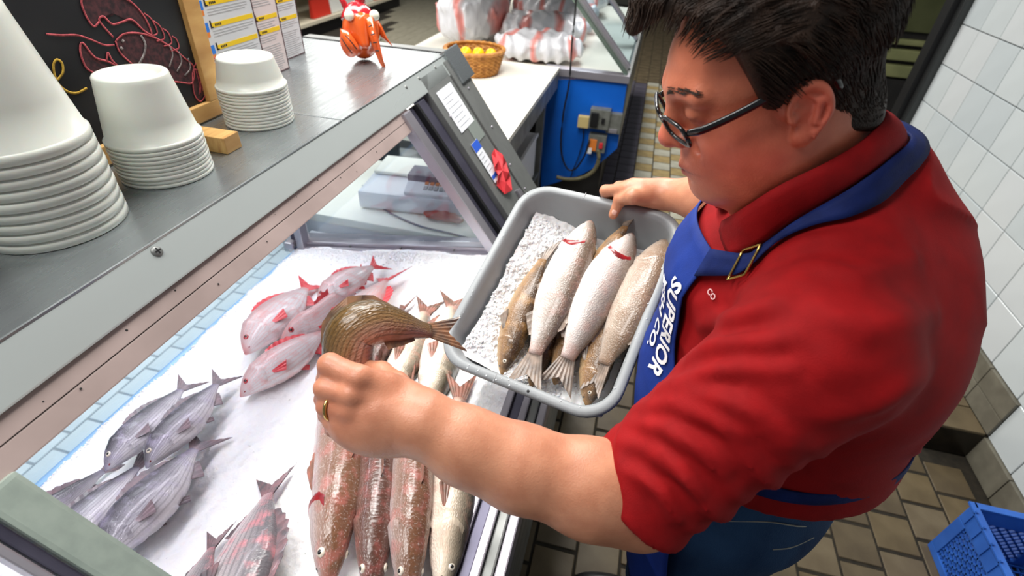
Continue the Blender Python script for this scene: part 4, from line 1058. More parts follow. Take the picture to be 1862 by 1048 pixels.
PROF = {  # s, top, bottom, width (fractions of half depth / half width)
    'deep': ([0, .02, .06, .12, .2, .3, .42, .55, .68, .78, .84], [.04, .18, .42, .68, .9, 1.0, .98, .82, .55, .3, .2], [.04, .14, .30, .5, .72, .9, .96, .84, .55, .28, .18], [.05, .25, .5, .74, .92, 1.0, .95, .78, .5, .26, .13]),
    'long': ([0, .02, .06, .12, .2, .3, .42, .55, .68, .78, .84], [.08, .26, .46, .68, .84, .96, 1.0, .94, .72, .44, .34], [.06, .2, .40, .62, .82, .96, 1.0, .92, .66, .38, .30], [.08, .28, .5, .72, .9, 1.0, 1.0, .9, .66, .36, .18]),
}
def fish(spine, back, L=None, hh=0.05, ww=0.03, kind='porgy', prof='deep', label='', group=None, both_eyes=True, fork=0.55, finfrac=1.0, tailspread=1.0, dorsal=True, pect=True, eye=True, name='fish', gillred=False, tail_turn=0.0):
    """spine: control points from the snout to the tail tip; back: direction of the dorsal side"""
    P = catmull(spine, 60)
    seg = np.r_[0, np.cumsum(np.linalg.norm(np.diff(P, axis=0), axis=1))]; seg /= seg[-1]
    Lt = np.linalg.norm(np.diff(P, axis=0), axis=1).sum()
    T = np.gradient(P, axis=0)
    back = np.array(back, float)
    def at(s):
        c = np.array([np.interp(s, seg, P[:, k]) for k in range(3)]); t = nrm([np.interp(s, seg, T[:, k]) for k in range(3)])
        b = nrm(back - t * (back @ t)); w = np.cross(t, b)
        return c, t, b, w
    sp, tp, bp, wp = PROF[prof]
    def dims(s): return np.interp(s, sp, tp) * hh, np.interp(s, sp, bp) * hh, np.interp(s, sp, wp) * ww
    ns, na = 46, 22
    ss = 0.84 * (np.linspace(0, 1, ns) ** 1.15)
    v = []; uv = []; f = []
    for i, s in enumerate(ss):
        c, t, b, w = at(s); a, bo, wd = dims(s)
        g_ = 1.0 + 0.045 * math.exp(-((s - 0.205) / 0.022) ** 2) - 0.05 * math.exp(-((s - 0.240) / 0.012) ** 2)
        for k in range(na):
            th = 2 * math.pi * k / na
            cz, sy = math.cos(th), math.sin(th)
            zz = (a if cz > 0 else bo) * cz
            yy = wd * np.sign(sy) * abs(sy) ** 0.85
            v.append(c + b * zz * (0.5 + 0.5 * g_) + w * yy * g_)
            uv.append((s / 0.84, 0.5 + 0.5 * cz))
    for i in range(ns - 1):
        for k in range(na):
            k2 = (k + 1) % na
            f.append((i * na + k, i * na + k2, (i + 1) * na + k2, (i + 1) * na + k))
    f.append(tuple(range(na))[::-1]); f.append(tuple((ns - 1) * na + k for k in range(na)))
    c0 = at(0.4)[0]
    if name == 'fish': name = {'snapper': 'red_snapper', 'porgy': 'porgy', 'rockfish': 'striped_fish', 'held': 'held_fish'}.get(kind, 'whitefish')
    e = empty(name, c0, label, 'fish', group)
    fk = kind if kind in FIN else ('whitefish' if kind.startswith('whitefish') else 'tub')
    keep(mesh('body', v, f, FM[kind], smooth=True, uv=uv), e)
    # tail fin with rays
    def fin(nm, rows, th=0.0012):
        """rows: list of (root, tip) 3-d pairs along the fin"""
        n = len(rows); vv = []; fc = []
        for i, (r0, r1, nn) in enumerate(rows):
            rip = 0.0009 * (1 if i % 2 else -1)
            for q in np.linspace(0, 1, 5):
                p = np.array(r0) * (1 - q) + np.array(r1) * q
                vv.append(p + nn * (th * (1 - 0.7 * q) + rip * q)); vv.append(p - nn * (th * (1 - 0.7 * q) - rip * q))
        for i in range(n - 1):
            for j in range(4):
                A = i * 10 + j * 2; B = (i + 1) * 10 + j * 2
                fc.append((A, A + 2, B + 2, B)); fc.append((A + 1, B + 1, B + 3, A + 3))
            fc.append((i * 10 + 8, i * 10 + 9, (i + 1) * 10 + 9, (i + 1) * 10 + 8))
        fc.append((0, 1, 3, 2)); 
        return keep(mesh(nm, vv, fc, FIN[fk], smooth=False), e)
    c, t, b, w = at(0.83); a, bo, wd = dims(0.84); cT, tT, bT, wT = at(1.0)
    b = nrm(b * math.cos(tail_turn) + w * math.sin(tail_turn)); w = np.cross(t, b)
    ln = 0.19 * Lt; rows = []
    for q in np.linspace(-1, 1, 15):
        root = c + b * (a if q > 0 else bo) * abs(q) * np.sign(q)
        reach = ln * (1 - fork * (1 - abs(q)) ** 1.0)
        rows.append((root, c + t * reach + b * q * hh * 0.95 * tailspread, w))
    fin('tail_fin', rows)
    if dorsal:
        rows = []
        for q in np.linspace(0, 1, 14):
            s = 0.32 + 0.38 * q; c, t, b, w = at(s); a = dims(s)[0]
            hgt = hh * 0.34 * finfrac * (math.sin(math.pi * min(1, q * 0.85 + 0.12)) ** 0.6) * (1 - 0.25 * (int(q * 13) % 2))
            rows.append((c + b * a * 0.9, c + b * (a + hgt) + t * hgt * 0.7, w))
        fin('dorsal_fin', rows)
    rows = []
    for q in np.linspace(0, 1, 8):
        s = 0.60 + 0.14 * q; c, t, b, w = at(s); bo = dims(s)[1]
        hgt = hh * 0.34 * finfrac * (1 - 0.7 * q); rows.append((c - b * bo * 0.9, c - b * (bo + hgt) + t * hgt * 0.8, w))
    fin('anal_fin', rows)
    rows = []
    for q in np.linspace(0, 1, 6):
        s = 0.42 + 0.05 * q; c, t, b, w = at(s); bo = dims(s)[1]
        hgt = hh * 0.36 * finfrac * (1 - 0.5 * q); rows.append((c - b * bo * 0.92, c - b * (bo + hgt * .7) + t * hgt * 1.0, w))
    fin('pelvic_fin', rows)
    for sg in ((1, -1) if both_eyes else (1,)):
        if pect:
            c, t, b, w = at(0.27); a, bo, wd = dims(0.27); rows = []
            for q in np.linspace(0, 1, 7):
                root = c + w * sg * wd * 0.9 - b * (0.28 + 0.16 * q) * hh
                rows.append((root, root + t * Lt * (0.13 - 0.05 * q) * finfrac + w * sg * 0.008 - b * hh * 0.32 * q, w * sg))
            fin('pectoral_fin', rows)
        # gill cover: a crescent plate
        gv = []; gf = []
        n_ = 12
        for q in np.linspace(-0.72, 0.62, n_):
            for kk, (ds, lift) in enumerate(((-0.030, 0.985), (-0.006, 1.085), (0.010, 0.97))):
                s = 0.225 + ds - 0.045 * (q ** 2) ; c, t, b, w = at(s); a, bo, wd = dims(s)
                zz = (a if q > 0 else bo) * q; yy = wd * math.sqrt(max(0, 1 - q * q)) ** 0.85
                gv.append(c + b * zz * lift + w * sg * yy * lift)
        for i in range(n_ - 1):
            for k in range(2): gf.append((i * 3 + k, i * 3 + k + 1, (i + 1) * 3 + k + 1, (i + 1) * 3 + k))
        gu = [(0.25, 0.3 + 0.4 * (i // 3) / n_) for i in range(len(gv))]
        keep(mesh('gill_cover', gv, gf, m_gill if gillred else FM[kind], smooth=True, uv=gu), e)
        if eye:
            s = 0.105 if prof == 'deep' else 0.08
            c, t, b, w = at(s); a, bo, wd = dims(s); q = 0.42
            ec = c + b * a * q + w * sg * wd * (1 - q * q) ** 0.5 * 0.93; r = (0.0215 if prof == 'deep' else 0.0135) * Lt
            nn = nrm(w * sg + b * 0.25 - t * 0.15); u1 = nrm(np.cross(nn, t)); u2 = np.cross(nn, u1)
            eo = ellipsoid('eye', ec, np.stack([u1 * r, u2 * r, nn * r * 0.55]), m_eyer if kind == 'snapper' else m_eyeg, e, 16, 8)
            pu = ellipsoid('pupil', ec + nn * r * 0.32, np.stack([u1 * r * .55, u2 * r * .55, nn * r * 0.32]), m_pup, None, 12, 6)
            pu.parent = eo; pu.matrix_parent_inverse = Matrix.Identity(4)
    # mouth line
    P_ = []
    for q in np.linspace(-1, 1, 9):
        c, t, b, w = at(0.02 + 0.03 * abs(q)); a, bo, wd = dims(0.02 + 0.03 * abs(q))
        P_.append(c - b * bo * 0.25 + w * wd * q * 1.0 - t * (0.012 * Lt * (1 - abs(q))))
    tube('mouth', catmull(P_, 16), 0.0012 + 0.004 * Lt * 0.3, m_gill if kind in ('snapper', 'porgy') else m_pup, e, nseg=6)
    return e

BZ = BED[1][2]; BX = BED[1][0]
def bed_pt(px, h): return on_plane(px[0], px[1], BZ, BED[0] + BZ * h)
def bed_fish(snout, tail, kind, label, roll=0.0, side=1, hr=0.16, wr=0.085, prof='deep', mid=None, lift=0.0, group=None, sh=None, th=None, **kw):
    """a fish lying on the ice between two pixels; side=+1 puts the back left of the snout-to-tail line"""
    a0 = bed_pt(snout, 0.02); b0 = bed_pt(tail, 0.012); L = np.linalg.norm(b0 - a0)
    ww, hh = wr * L, hr * L
    rz = ww * math.cos(roll) + hh * math.sin(roll)
    a = bed_pt(snout, (rz * 0.55 if sh is None else sh) + lift); b = bed_pt(tail, (0.012 if th is None else th) + lift)
    m = bed_pt(mid, rz * 0.86 + lift) if mid else (a * 0.6 + b * 0.4); m = m + BZ * (rz * 0.86 + lift - (m - BED[0]) @ BZ)
    t = nrm(b - a); sd = np.cross(BZ, t) * side
    back = sd * math.cos(roll) + BZ * math.sin(roll)
    c1 = a * 0.80 + m * 0.2 + (m - a) * 0.25 + BZ * 0.0
    return fish([a, (a + m) / 2 + BZ * rz * 0.12, m, m * 0.45 + b * 0.55 + BZ * rz * 0.08, b], back, None, hh, ww, kind, prof, label, group, **kw)
GS = 'red snappers on the ice'; GP = 'grey porgies on the ice'; GW = 'whitefish on the ice'
bed_fish((446, 645), (572, 512), 'snapper', 'red snapper farthest left in the pink cluster, back to the glass', 0.35, 1, 0.175, 0.10, group=GS, mid=(505, 575))
bed_fish((437, 722), (612, 590), 'snapper', 'red snapper lowest in the pink cluster, lying over open ice', 0.5, 1, 0.155, 0.10, group=GS, mid=(525, 652))
bed_fish((510, 620), (668, 500), 'snapper', 'slim red snapper wedged in the middle of the pink cluster', 1.1, 1, 0.12, 0.075, group=GS, mid=(590, 575))
bed_fish((578, 552), (694, 478), 'snapper', 'red snapper uppermost in the pink cluster, near the end rail', 0.4, 1, 0.175, 0.10, group=GS, mid=(628, 515), lift=0.028)
bed_fish((604, 655), (714, 498), 'snapper', 'red snapper with flared red tail partly behind the held fish', 0.3, -1, 0.175, 0.10, group=GS, mid=(655, 565), lift=0.012, gillred=True)
bed_fish((192, 857), (350, 690), 'porgy', 'grey porgy nearest the glass in the porgy pile', 0.35, 1, 0.15, 0.085, group=GP, mid=(268, 775), lift=0.03)
bed_fish((266, 852), (412, 680), 'porgy', 'violet-grey porgy beside it, uppermost over the ice', 0.35, 1, 0.145, 0.085, group=GP, mid=(338, 768), lift=0.03)
bed_fish((176, 1036), (380, 790), 'porgy', 'silver porgy with wide pale flank at the front of the porgy pile', 0.3, 1, 0.175, 0.09, group=GP, mid=(282, 905), lift=0.012)
bed_fish((48, 1062), (282, 822), 'porgy', 'pale porgy half under the two upper porgies', 0.2, 1, 0.15, 0.08, group=GP, mid=(180, 918), lift=-0.008)
bed_fish((-45, 1030), (226, 832), 'porgy', 'dark blue-grey porgy tucked at the edge of the porgy pile', 0.9, 1, 0.11, 0.075, group=GP, mid=(112, 915), lift=-0.01)
bed_fish((372, 1230), (502, 862), 'rockfish', 'striped pink-grey fish with upright tail at the bottom', 0.25, -1, 0.175, 0.10, group=None, mid=(440, 1040), tailspread=0.8)
bed_fish((262, 1270), (402, 962), 'rockfish', 'striped grey fish of which mostly the tail shows at the bottom', 0.25, -1, 0.16, 0.09, group=None, mid=(340, 1100), tailspread=0.8)
# front row of whitefish, heads towards the camera
bed_fish((596, 1072), (612, 640), 'whitefish', 'whitefish with orange-brown head leftmost in the front row', 0.75, -1, 0.082, 0.072, 'long', group=GW, mid=(615, 870), th=0.02, gillred=True)
bed_fish((676, 1095), (690, 660), 'whitefish_b', 'dark brown whitefish second in the front row', 1.1, -1, 0.072, 0.064, 'long', group=GW, mid=(686, 880), th=0.02)
bed_fish((742, 1098), (744, 680), 'whitefish', 'speckled brown whitefish third in the front row', 0.9, -1, 0.082, 0.070, 'long', group=GW, mid=(748, 880), th=0.02)
bed_fish((802, 1085), (838, 680), 'whitefish_p', 'cream-bellied whitefish against the steel rail', -0.35, -1, 0.085, 0.075, 'long', group=GW, mid=(826, 880), th=0.03)
# second row, tails away from the camera
bed_fish((700, 740), (782, 545), 'whitefish_p', 'pale whitefish with dark tail behind the hand', -0.3, -1, 0.11, 0.085, 'long', group=GW, mid=(745, 645))
bed_fish((778, 745), (828, 535), 'whitefish_p', 'white-bellied whitefish beside the grey tub corner', -0.3, -1, 0.115, 0.09, 'long', group=GW, mid=(800, 660))
bed_fish((662, 700), (742, 548), 'whitefish_b', 'dark whitefish mostly hidden behind the held fish', 0.5, -1, 0.10, 0.08, 'long', group=GW)

# the fish held in the hand
sp = [AT(655, 775, .76), AT(644, 720, .74), AT(634, 660, .722), AT(640, 606, .715), AT(672, 588, .72), AT(726, 594, .745), AT(776, 602, .775), AT(838, 604, .81)]
fish(sp, -(AT(700, 660, .72) - AT(640, 590, .72)), None, 0.036, 0.033, 'held', 'long', 'olive-brown fish bent over in the hand above the ice', None, eye=False, pect=False, fork=0.45, tailspread=0.9, finfrac=0.8, dorsal=True)

# ================================================================== ice
m_ice = bpy.data.materials.new('crushed_ice'); m_ice.use_nodes = True
N = m_ice.node_tree.nodes; L = m_ice.node_tree.links; b = N['Principled BSDF']
b.inputs['Base Color'].default_value = (0.93, 0.935, 0.95, 1); b.inputs['Roughness'].default_value = 0.55; b.inputs['Specular IOR Level'].default_value = 0.25
b.inputs['Subsurface Weight'].default_value = 0.5; b.inputs['Subsurface Radius'].default_value = (0.01, 0.012, 0.014)
tc = N.new('ShaderNodeTexCoord'); vo = N.new('ShaderNodeTexVoronoi'); vo.inputs['Scale'].default_value = 190; L.new(tc.outputs['Object'], vo.inputs['Vector'])
bp_ = N.new('ShaderNodeBump'); bp_.inputs['Strength'].default_value = 0.3; bp_.inputs['Distance'].default_value = 0.002
L.new(vo.outputs['Distance'], bp_.inputs['Height']); L.new(bp_.outputs[0], b.inputs['Normal'])
def grid_surface(name, nx, ny, fn, m):
    u, w = np.meshgrid(np.linspace(0, 1, nx), np.linspace(0, 1, ny), indexing='ij')
    P = fn(u.ravel(), w.ravel())
    i = np.arange((nx - 1) * ny).reshape(nx - 1, ny)[:, :-1].ravel()
    F = np.stack([i, i + ny, i + ny + 1, i + 1], 1)
    return mesh_np(name, P, F, m)
def ice_h(x, y):
    q = np.stack([x * 9, y * 9, np.zeros_like(x)], 1)
    h = 0.009 * fbm(q, 2) + 0.002 * noise3(q * 9) + 0.0014 * noise3(q * 23)
    h = h - 0.035 * np.clip((0.0 - x) / 0.04, 0, 1) ** 1.5 - 0.05 * np.clip((x - 0.90) / 0.06, 0, 1)
    h = h + 0.012 * np.clip((y - 1.22) / 0.14, 0, 1)
    return h
def ice_fn(u, w):
    x = -0.038 + u * (BW + 0.003); y = -0.7 + w * 2.058
    h = ice_h(x, y)
    return BED[0] + np.stack([x, y, h], 1) @ BED[1]
o = grid_surface('ice_bed', 260, 520, ice_fn, m_ice); tag(o, 'bed of white crushed ice in the display case', 'ice', kind='stuff')
def chips(name, pts, size, m, label, up):
    """small faceted ice chips joined into one mass"""
    base = np.array([(1, 0, 0), (-1, 0, 0), (0, 1, 0), (0, -1, 0), (0, 0, 1), (0, 0, -1)], float)
    fc = np.array([(0, 2, 4), (2, 1, 4), (1, 3, 4), (3, 0, 4), (2, 0, 5), (1, 2, 5), (3, 1, 5), (0, 3, 5)])
    rng = np.random.default_rng(5); n = len(pts)
    s = rng.uniform(0.4, 1.0, (n, 1, 1)) * size * rng.uniform(0.55, 1.25, (n, 6, 1))
    A = rng.normal(size=(n, 3, 3)); Q, _ = np.linalg.qr(A)
    v = (base[None] * s) @ Q + np.asarray(pts)[:, None, :]
    F = (fc[None] + 6 * np.arange(n)[:, None, None]).reshape(-1, 3)
    o = mesh_np(name, v.reshape(-1, 3), F, m, None, False); tag(o, label, 'ice', kind='stuff')
rng = np.random.default_rng(3)
n = 9000
x = rng.uniform(-0.02, BW - 0.07, n); y = rng.uniform(0.05, 1.355, n)
x[:2500] = rng.normal(-0.022, 0.012, 2500); y[2500:5200] = 1.345 - np.abs(rng.normal(0, 0.03, 2700))
h = ice_h(x, y) + np.where(np.arange(n) < 5200, rng.uniform(-0.0015, 0.0025, n), -0.0022)
chips('ice_chips', BED[0] + np.stack([x, y, h], 1) @ BED[1], 0.0042, m_ice, 'loose chips of crushed ice over the display bed', BZ)

# ================================================================== grey tub with fish
TA, TB, TC, TD = [np.array(p) for p in ((-.22023, 1.15677, -.56176), (.16632, 1.05657, -.53856), (.05407, .62404, -.76592), (-.33248, .72425, -.78912))]
tc_ = (TA + TB + TC + TD) / 4 * 0.975 + CPOS
TUB = frame(tc_, TB - TA, TA - TD)                        # x towards the man, y away from the camera, z up out of the tub
TW, TL, TDp = 0.395, 0.492, 0.125
m_tub = mat('grey_tub_plastic', (150, 154, 156), 0.42, c2=(138, 142, 144), nscale=5, bump=0.03, bscale=60)
def rrect(w, l, r, n=8):
    pts = []
    for cx, cy, a0 in ((w / 2 - r, l / 2 - r, 0), (-w / 2 + r, l / 2 - r, 90), (-w / 2 + r, -l / 2 + r, 180), (w / 2 - r, -l / 2 + r, 270)):
        for k in range(n + 1):
            a = math.radians(a0 + 90 * k / n); pts.append((cx + r * math.cos(a), cy + r * math.sin(a)))
    return np.array(pts)
def loft(name, rings, fr, m, parent, close=True):
    v = []; f = []; n = len(rings[0][0])
    for pts, z in rings:
        for p in pts: v.append(fr[0] + np.array((p[0], p[1], z)) @ fr[1])
    for i in range(len(rings) - 1):
        for k in range(n): f.append((i * n + k, i * n + (k + 1) % n, (i + 1) * n + (k + 1) % n, (i + 1) * n + k))
    f.append(tuple(range(n))[::-1]); f.append(tuple((len(rings) - 1) * n + k for k in range(n)))
    return keep(mesh(name, v, f, m, smooth=True), parent)
tub = empty('bus_tub', tc_ - TUB[1][2] * TDp, 'grey plastic tub of ice and fish held against the blue apron', 'tub')
R0 = 0.075
rings = [(rrect(TW * .80, TL * .84, R0 * .7), -TDp), (rrect(TW * .82, TL * .86, R0 * .72), -TDp + .004), (rrect(TW - .036, TL - .036, R0 - .014), -.028), (rrect(TW - .034, TL - .034, R0 - .013), -.016),
         (rrect(TW - .006, TL - .006, R0), -.018), (rrect(TW, TL, R0), -.014), (rrect(TW, TL, R0), -.004), (rrect(TW - .006, TL - .006, R0 - .003), .0), (rrect(TW - .030, TL - .030, R0 - .012), .0005),
         (rrect(TW - .040, TL - .040, R0 - .016), -.004), (rrect(TW - .046, TL - .046, R0 - .018), -.018), (rrect(TW * .83 - .012, TL * .86 - .012, R0 * .7), -TDp + .014), (rrect(TW * .80 - .016, TL * .83 - .016, R0 * .62), -TDp + .006)]
loft('shell', rings, TUB, m_tub, tub)
for y in (TL / 2 - 0.008, -TL / 2 + 0.008):
    ellipsoid('hole', TUB[0] + np.array((0.03, y, 0.0006)) @ TUB[1], np.diag((.003, .003, .0008)) @ TUB[1], m_black, tub, 10, 6)
    box('rim_mark', (-0.045, y - 0.008, 0.0002), (-0.0435, y + 0.008, 0.0010), m_txt, tub, TUB, bevel=0)
rngt = np.random.default_rng(11)
for k in range(46):
    sidepos = rngt.uniform(-0.20, 0.22)
    p = (TW / 2 - rngt.uniform(.004, .02) if k % 2 else -TW / 2 + rngt.uniform(.004, .02), sidepos, 0.0006) if k % 3 else (rngt.uniform(-.14, .14), -TL / 2 + rngt.uniform(.004, .018), 0.0006)
    r = rngt.uniform(.0006, .0022)
    ellipsoid('water_drop', TUB[0] + np.array(p) @ TUB[1], np.diag((r, r, r * .6)) @ TUB[1], mat('water_drop', (226, 230, 234), 0.1, coat=1.0), tub, 8, 5)
def tub_ice_h(x, y): return -0.048 - 0.082 * np.clip((x + 0.16) / 0.16, 0, 1) ** 0.8 + 0.014 * np.clip((y) / 0.2, -1, 1) * 0 + 0.006 * fbm(np.stack([x * 22, y * 22, 0 * x], 1), 2) + 0.004 * noise3(np.stack([x * 120, y * 120, 0 * x], 1)) + 0.026 * np.clip((-y - 0.12) / 0.1, 0, 1)
def tub_ice(u, w):
    x = (u - .5) * (TW * .86 - .02); y = (w - .5) * (TL * .89 - .02)
    return TUB[0] + np.stack([x, y, np.maximum(tub_ice_h(x, y), -TDp + 0.012)], 1) @ TUB[1]
o = grid_surface('tub_ice', 110, 140, tub_ice, m_ice); tag(o, 'crushed ice along the left side of the grey tub', 'ice', kind='stuff')
n = 5200; x = rng.uniform(-0.155, 0.15, n); x[:3600] = rng.uniform(-0.158, -0.03, 3600); y = rng.uniform(-0.19, 0.19, n)
x[3600:4400] = rng.uniform(-0.06, 0.06, 800); y[3600:4400] = rng.uniform(-0.205, -0.15, 800)
chips('tub_ice_chips', TUB[0] + np.stack([x, y, np.maximum(tub_ice_h(x, y), -TDp + .012) + rng.uniform(-.002, .004, n)], 1) @ TUB[1], 0.0062, m_ice, 'loose ice chips in the grey tub', TUB[1][2])
TZ = TUB[1][2]
def tub_pt(px, h): return on_plane(px[0], px[1], TZ, TUB[0] + TZ * h)
def tub_fish(snout, tail, kind, label, h=-0.03, roll=0.0, side=1, hh=0.04, ww=0.026, mid=None, h1=None, **kw):
    a = tub_pt(snout, h); b_ = tub_pt(tail, h if h1 is None else h1); m = tub_pt(mid, h + 0.008) if mid else (a + b_) / 2 + TZ * 0.008
    t = nrm(b_ - a); sd = np.cross(TZ, t) * side
    fish([a, (a + m) / 2 + TZ * .004, m, (m + b_) / 2 + TZ * 0.003, b_], sd * math.cos(roll) + TZ * math.sin(roll), None, hh, ww, kind, 'long', label, 'fish in the grey tub', **kw)
tub_fish((1074, 402), (952, 700), 'tub', 'silver fish with pink flush leftmost on top in the tub', -0.040, 0.25, 1, 0.050, 0.034, (1010, 545), -0.045, pect=False, fork=0.4, tailspread=0.95, eye=False, gillred=True)
tub_fish((1150, 425), (1008, 704), 'tub', 'white-bellied fish in the middle on top in the tub', -0.044, -0.3, 1, 0.047, 0.034, (1080, 545), -0.055, pect=False, fork=0.4, tailspread=0.9, eye=False, gillred=True)
tub_fish((1210, 436), (1072, 712), 'tub_b', 'tan-grey fish on top nearest the apron in the tub', -0.044, 0.5, 1, 0.050, 0.036, (1150, 560), -0.055, pect=False, fork=0.4, tailspread=0.6, eye=False)
tub_fish((912, 682), (1000, 440), 'tub_g', 'golden fish under the silver one with its eye by the ice', -0.080, 0.3, -1, 0.036, 0.028, (945, 575), fork=0.4)
tub_fish((965, 704), (1050, 450), 'tub_g', 'golden fish under the leftmost silver tail', -0.096, 0.4, -1, 0.034, 0.028, None, fork=0.4)
tub_fish((1008, 700), (1098, 460), 'tub_g', 'pale gold fish between the two tails low in the tub', -0.092, 0.4, -1, 0.034, 0.028, None, fork=0.4)
tub_fish((1066, 738), (1140, 500), 'tub_g', 'brown fish with copper head and white-ringed eye at the tub corner', -0.085, 0.35, -1, 0.038, 0.028, (1095, 620), fork=0.4)
tub_fish((1050, 560), (1152, 388), 'tub_g', 'dark fish whose tail sticks up against the far tub wall', -0.072, 0.6, -1, 0.032, 0.026, None, -0.032, fork=0.5, tailspread=0.6)

# ================================================================== the man
HS = 1.04
HO = np.array((.1435, .680, 1.685))
HF = nrm((-.86772, -.21756, -.44692)); HL = nrm((.26146, -.96446, -.03814)); HU = np.cross(HF, HL); HU = HU if HU[2] > 0 else -HU
HM = np.stack([HF, HL, HU], 0)
def HP(p): return HO + HS * np.array(p, float) @ HM
def hl(p): return ((p - HO) @ HM.T) / HS
SHL = np.array(AT(1475, 640, .585)); SHR = np.array((.275, .93, 1.455)); NB = np.array((.255, .715, 1.545))
ELB = AT(1160, 905, .665); WRL = AT(772, 770, .635)
ELR = np.array((.375, 1.14, 1.37)); WRR = AT(1212, 354, 1.115)
LEAN = nrm((-.18, 0, 1.0)); TX = nrm(np.cross((0, 1, 0), LEAN)); TAX = np.stack([TX, np.array((0, 1.0, 0)), LEAN], 0)

def torso(p, infl=0.0):
    d = d_ell(p, (.325, .715, 1.36), (.18, .235, .19), TAX)
    d = smin(d, d_ell(p, (.375, .76, 1.43), (.125, .17, .15), TAX), .05)
    d = smin(d, d_ell(p, (.325, .71, 1.15), (.205, .232, .21), TAX), .08)
    d = smin(d, d_ell(p, (.315, .70, 1.00), (.165, .195, .15), TAX), .05)
    d = smin(d, d_ell(p, (.255, .74, 1.37), (.14, .19, .16), TAX), .05)
    d = smin(d, d_ell(p, (.27, .74, 1.17), (.165, .20, .18), TAX), .05)
    d = smin(d, d_cone(p, NB + np.array((0.05, 0.02, -.01)), SHL + np.array((0.02, .02, 0.0)), .078, .082), .06)
    d = smin(d, d_cone(p, NB + np.array((0.075, 0.04, 0.0)), SHR + np.array((0.02, -.02, 0.0)), .078, .082), .06)
    return d - infl
def armL(p):
    d = d_cone(p, SHL, ELB, .080, .058)
    d = smin(d, d_cone(p, ELB, AT(1075, 888, .650), .058, .057), .03)
    d = smin(d, d_cone(p, AT(1075, 888, .650), AT(945, 850, .645), .057, .049), .03)
    d = smin(d, d_cone(p, AT(945, 850, .645), AT(850, 812, .640), .049, .0435), .03)
    d = smin(d, d_cone(p, AT(850, 812, .640), WRL, .043, .038), .03)
    return d
def armR(p):
    d = d_cone(p, SHR, ELR, .078, .060)
    d = smin(d, d_cone(p, ELR, AT(1290, 362, 1.04), .058, .050), .03)
    return smin(d, d_cone(p, AT(1290, 362, 1.04), WRR, .047, .033), .03)
def chain(p, pts, rs, k=0.006):
    d = None
    for i in range(len(pts) - 1):
        c = d_cone(p, pts[i], pts[i + 1], rs[i], rs[i + 1]); d = c if d is None else smin(d, c, k)
    return d
FING = {
    'index': ([(700, 704, .630), (652, 688, .612), (600, 664, .622), (594, 690, .655), (610, 704, .680)], (.017, .0158, .0140, .0122, .0105)),
    'middle': ([(700, 728, .627), (640, 717, .609), (592, 706, .618), (590, 726, .652), (604, 736, .680)], (.017, .0152, .0132, .0118, .0104)),
    'ring': ([(700, 752, .628), (636, 746, .612), (594, 739, .622), (595, 754, .652), (606, 760, .680)], (.017, .0142, .0118, .0108, .0098)),
    'pinky': ([(700, 780, .634), (638, 776, .624), (603, 764, .632), (606, 780, .655), (616, 784, .675)], (.017, .0138, .0108, .0098, .0088)),
    'thumb': ([(748, 730, .650), (722, 700, .672), (694, 676, .695), (664, 668, .712)], (.020, .0165, .0135, .0110)),
}
FPT = {k: [AT(*q) for q in v[0]] for k, v in FING.items()}
def handL(p):
    c = AT(694, 752, .634); ax0 = nrm(AT(640, 735, .615) - WRL); nn = nrm(CPOS - c); nn = nrm(nn - ax0 * (nn @ ax0)); ax1 = np.cross(nn, ax0)
    d = d_ell(p, c, (.064, .050, .026), np.stack([ax0, ax1, nn], 0))
    d = smin(d, d_cone(p, WRL, AT(700, 748, .632), .038, .030), .03)
    d = smin(d, d_ell(p, AT(668, 785, .645), (.05, .028, .026), np.stack([ax0, ax1, nn], 0)), .02)
    for k in FING: fd = chain(p, FPT[k], FING[k][1]); d = smin(d, fd, .012) if k == 'index' else smin(d, fd, .0045)
    return d
TR = TUB
def rimp(x, dy, dz): return TUB[0] + np.array((x, TL / 2 + dy, dz)) @ TUB[1]
xr = (tub_pt((1128, 372), 0.0) - TUB[0]) @ TUB[1][0]
RF = {
    'thumb': ([AT(1172, 356, 1.105), AT(1150, 358, 1.092), rimp(xr, -.012, .017), tub_pt((1115, 391), -.006)], (.019, .0165, .0135, .0105)),
    'index': ([AT(1168, 346, 1.115), AT(1142, 344, 1.118), rimp(xr - .042, .010, .010), rimp(xr - .048, .022, -.016), rimp(xr - .036, .010, -.032)], (.017, .0155, .0132, .0118, .010)),
    'middle': ([AT(1170, 342, 1.125), AT(1150, 338, 1.130), rimp(xr - .018, .030, .006), rimp(xr - .022, .034, -.022), rimp(xr - .014, .014, -.036)], (.017, .0155, .0135, .012, .0105)),
    'ring': ([AT(1174, 342, 1.13), AT(1160, 338, 1.14), rimp(xr + .006, .034, .004), rimp(xr + .002, .036, -.024), rimp(xr + .010, .016, -.036)], (.016, .0148, .013, .0115, .010)),
    'pinky': ([AT(1180, 346, 1.13), AT(1172, 344, 1.14), rimp(xr + .028, .034, .0), rimp(xr + .026, .034, -.022), rimp(xr + .030, .018, -.034)], (.015, .0135, .0118, .0105, .009)),
}
def handR(p):
    d = d_cone(p, WRR, AT(1168, 350, 1.118), .032, .026)
    d = smin(d, d_cone(p, AT(1190, 352, 1.12), AT(1155, 348, 1.125), .028, .024), .02)
    for k in RF: d = smin(d, chain(p, RF[k][0], RF[k][1]), .008)
    return d

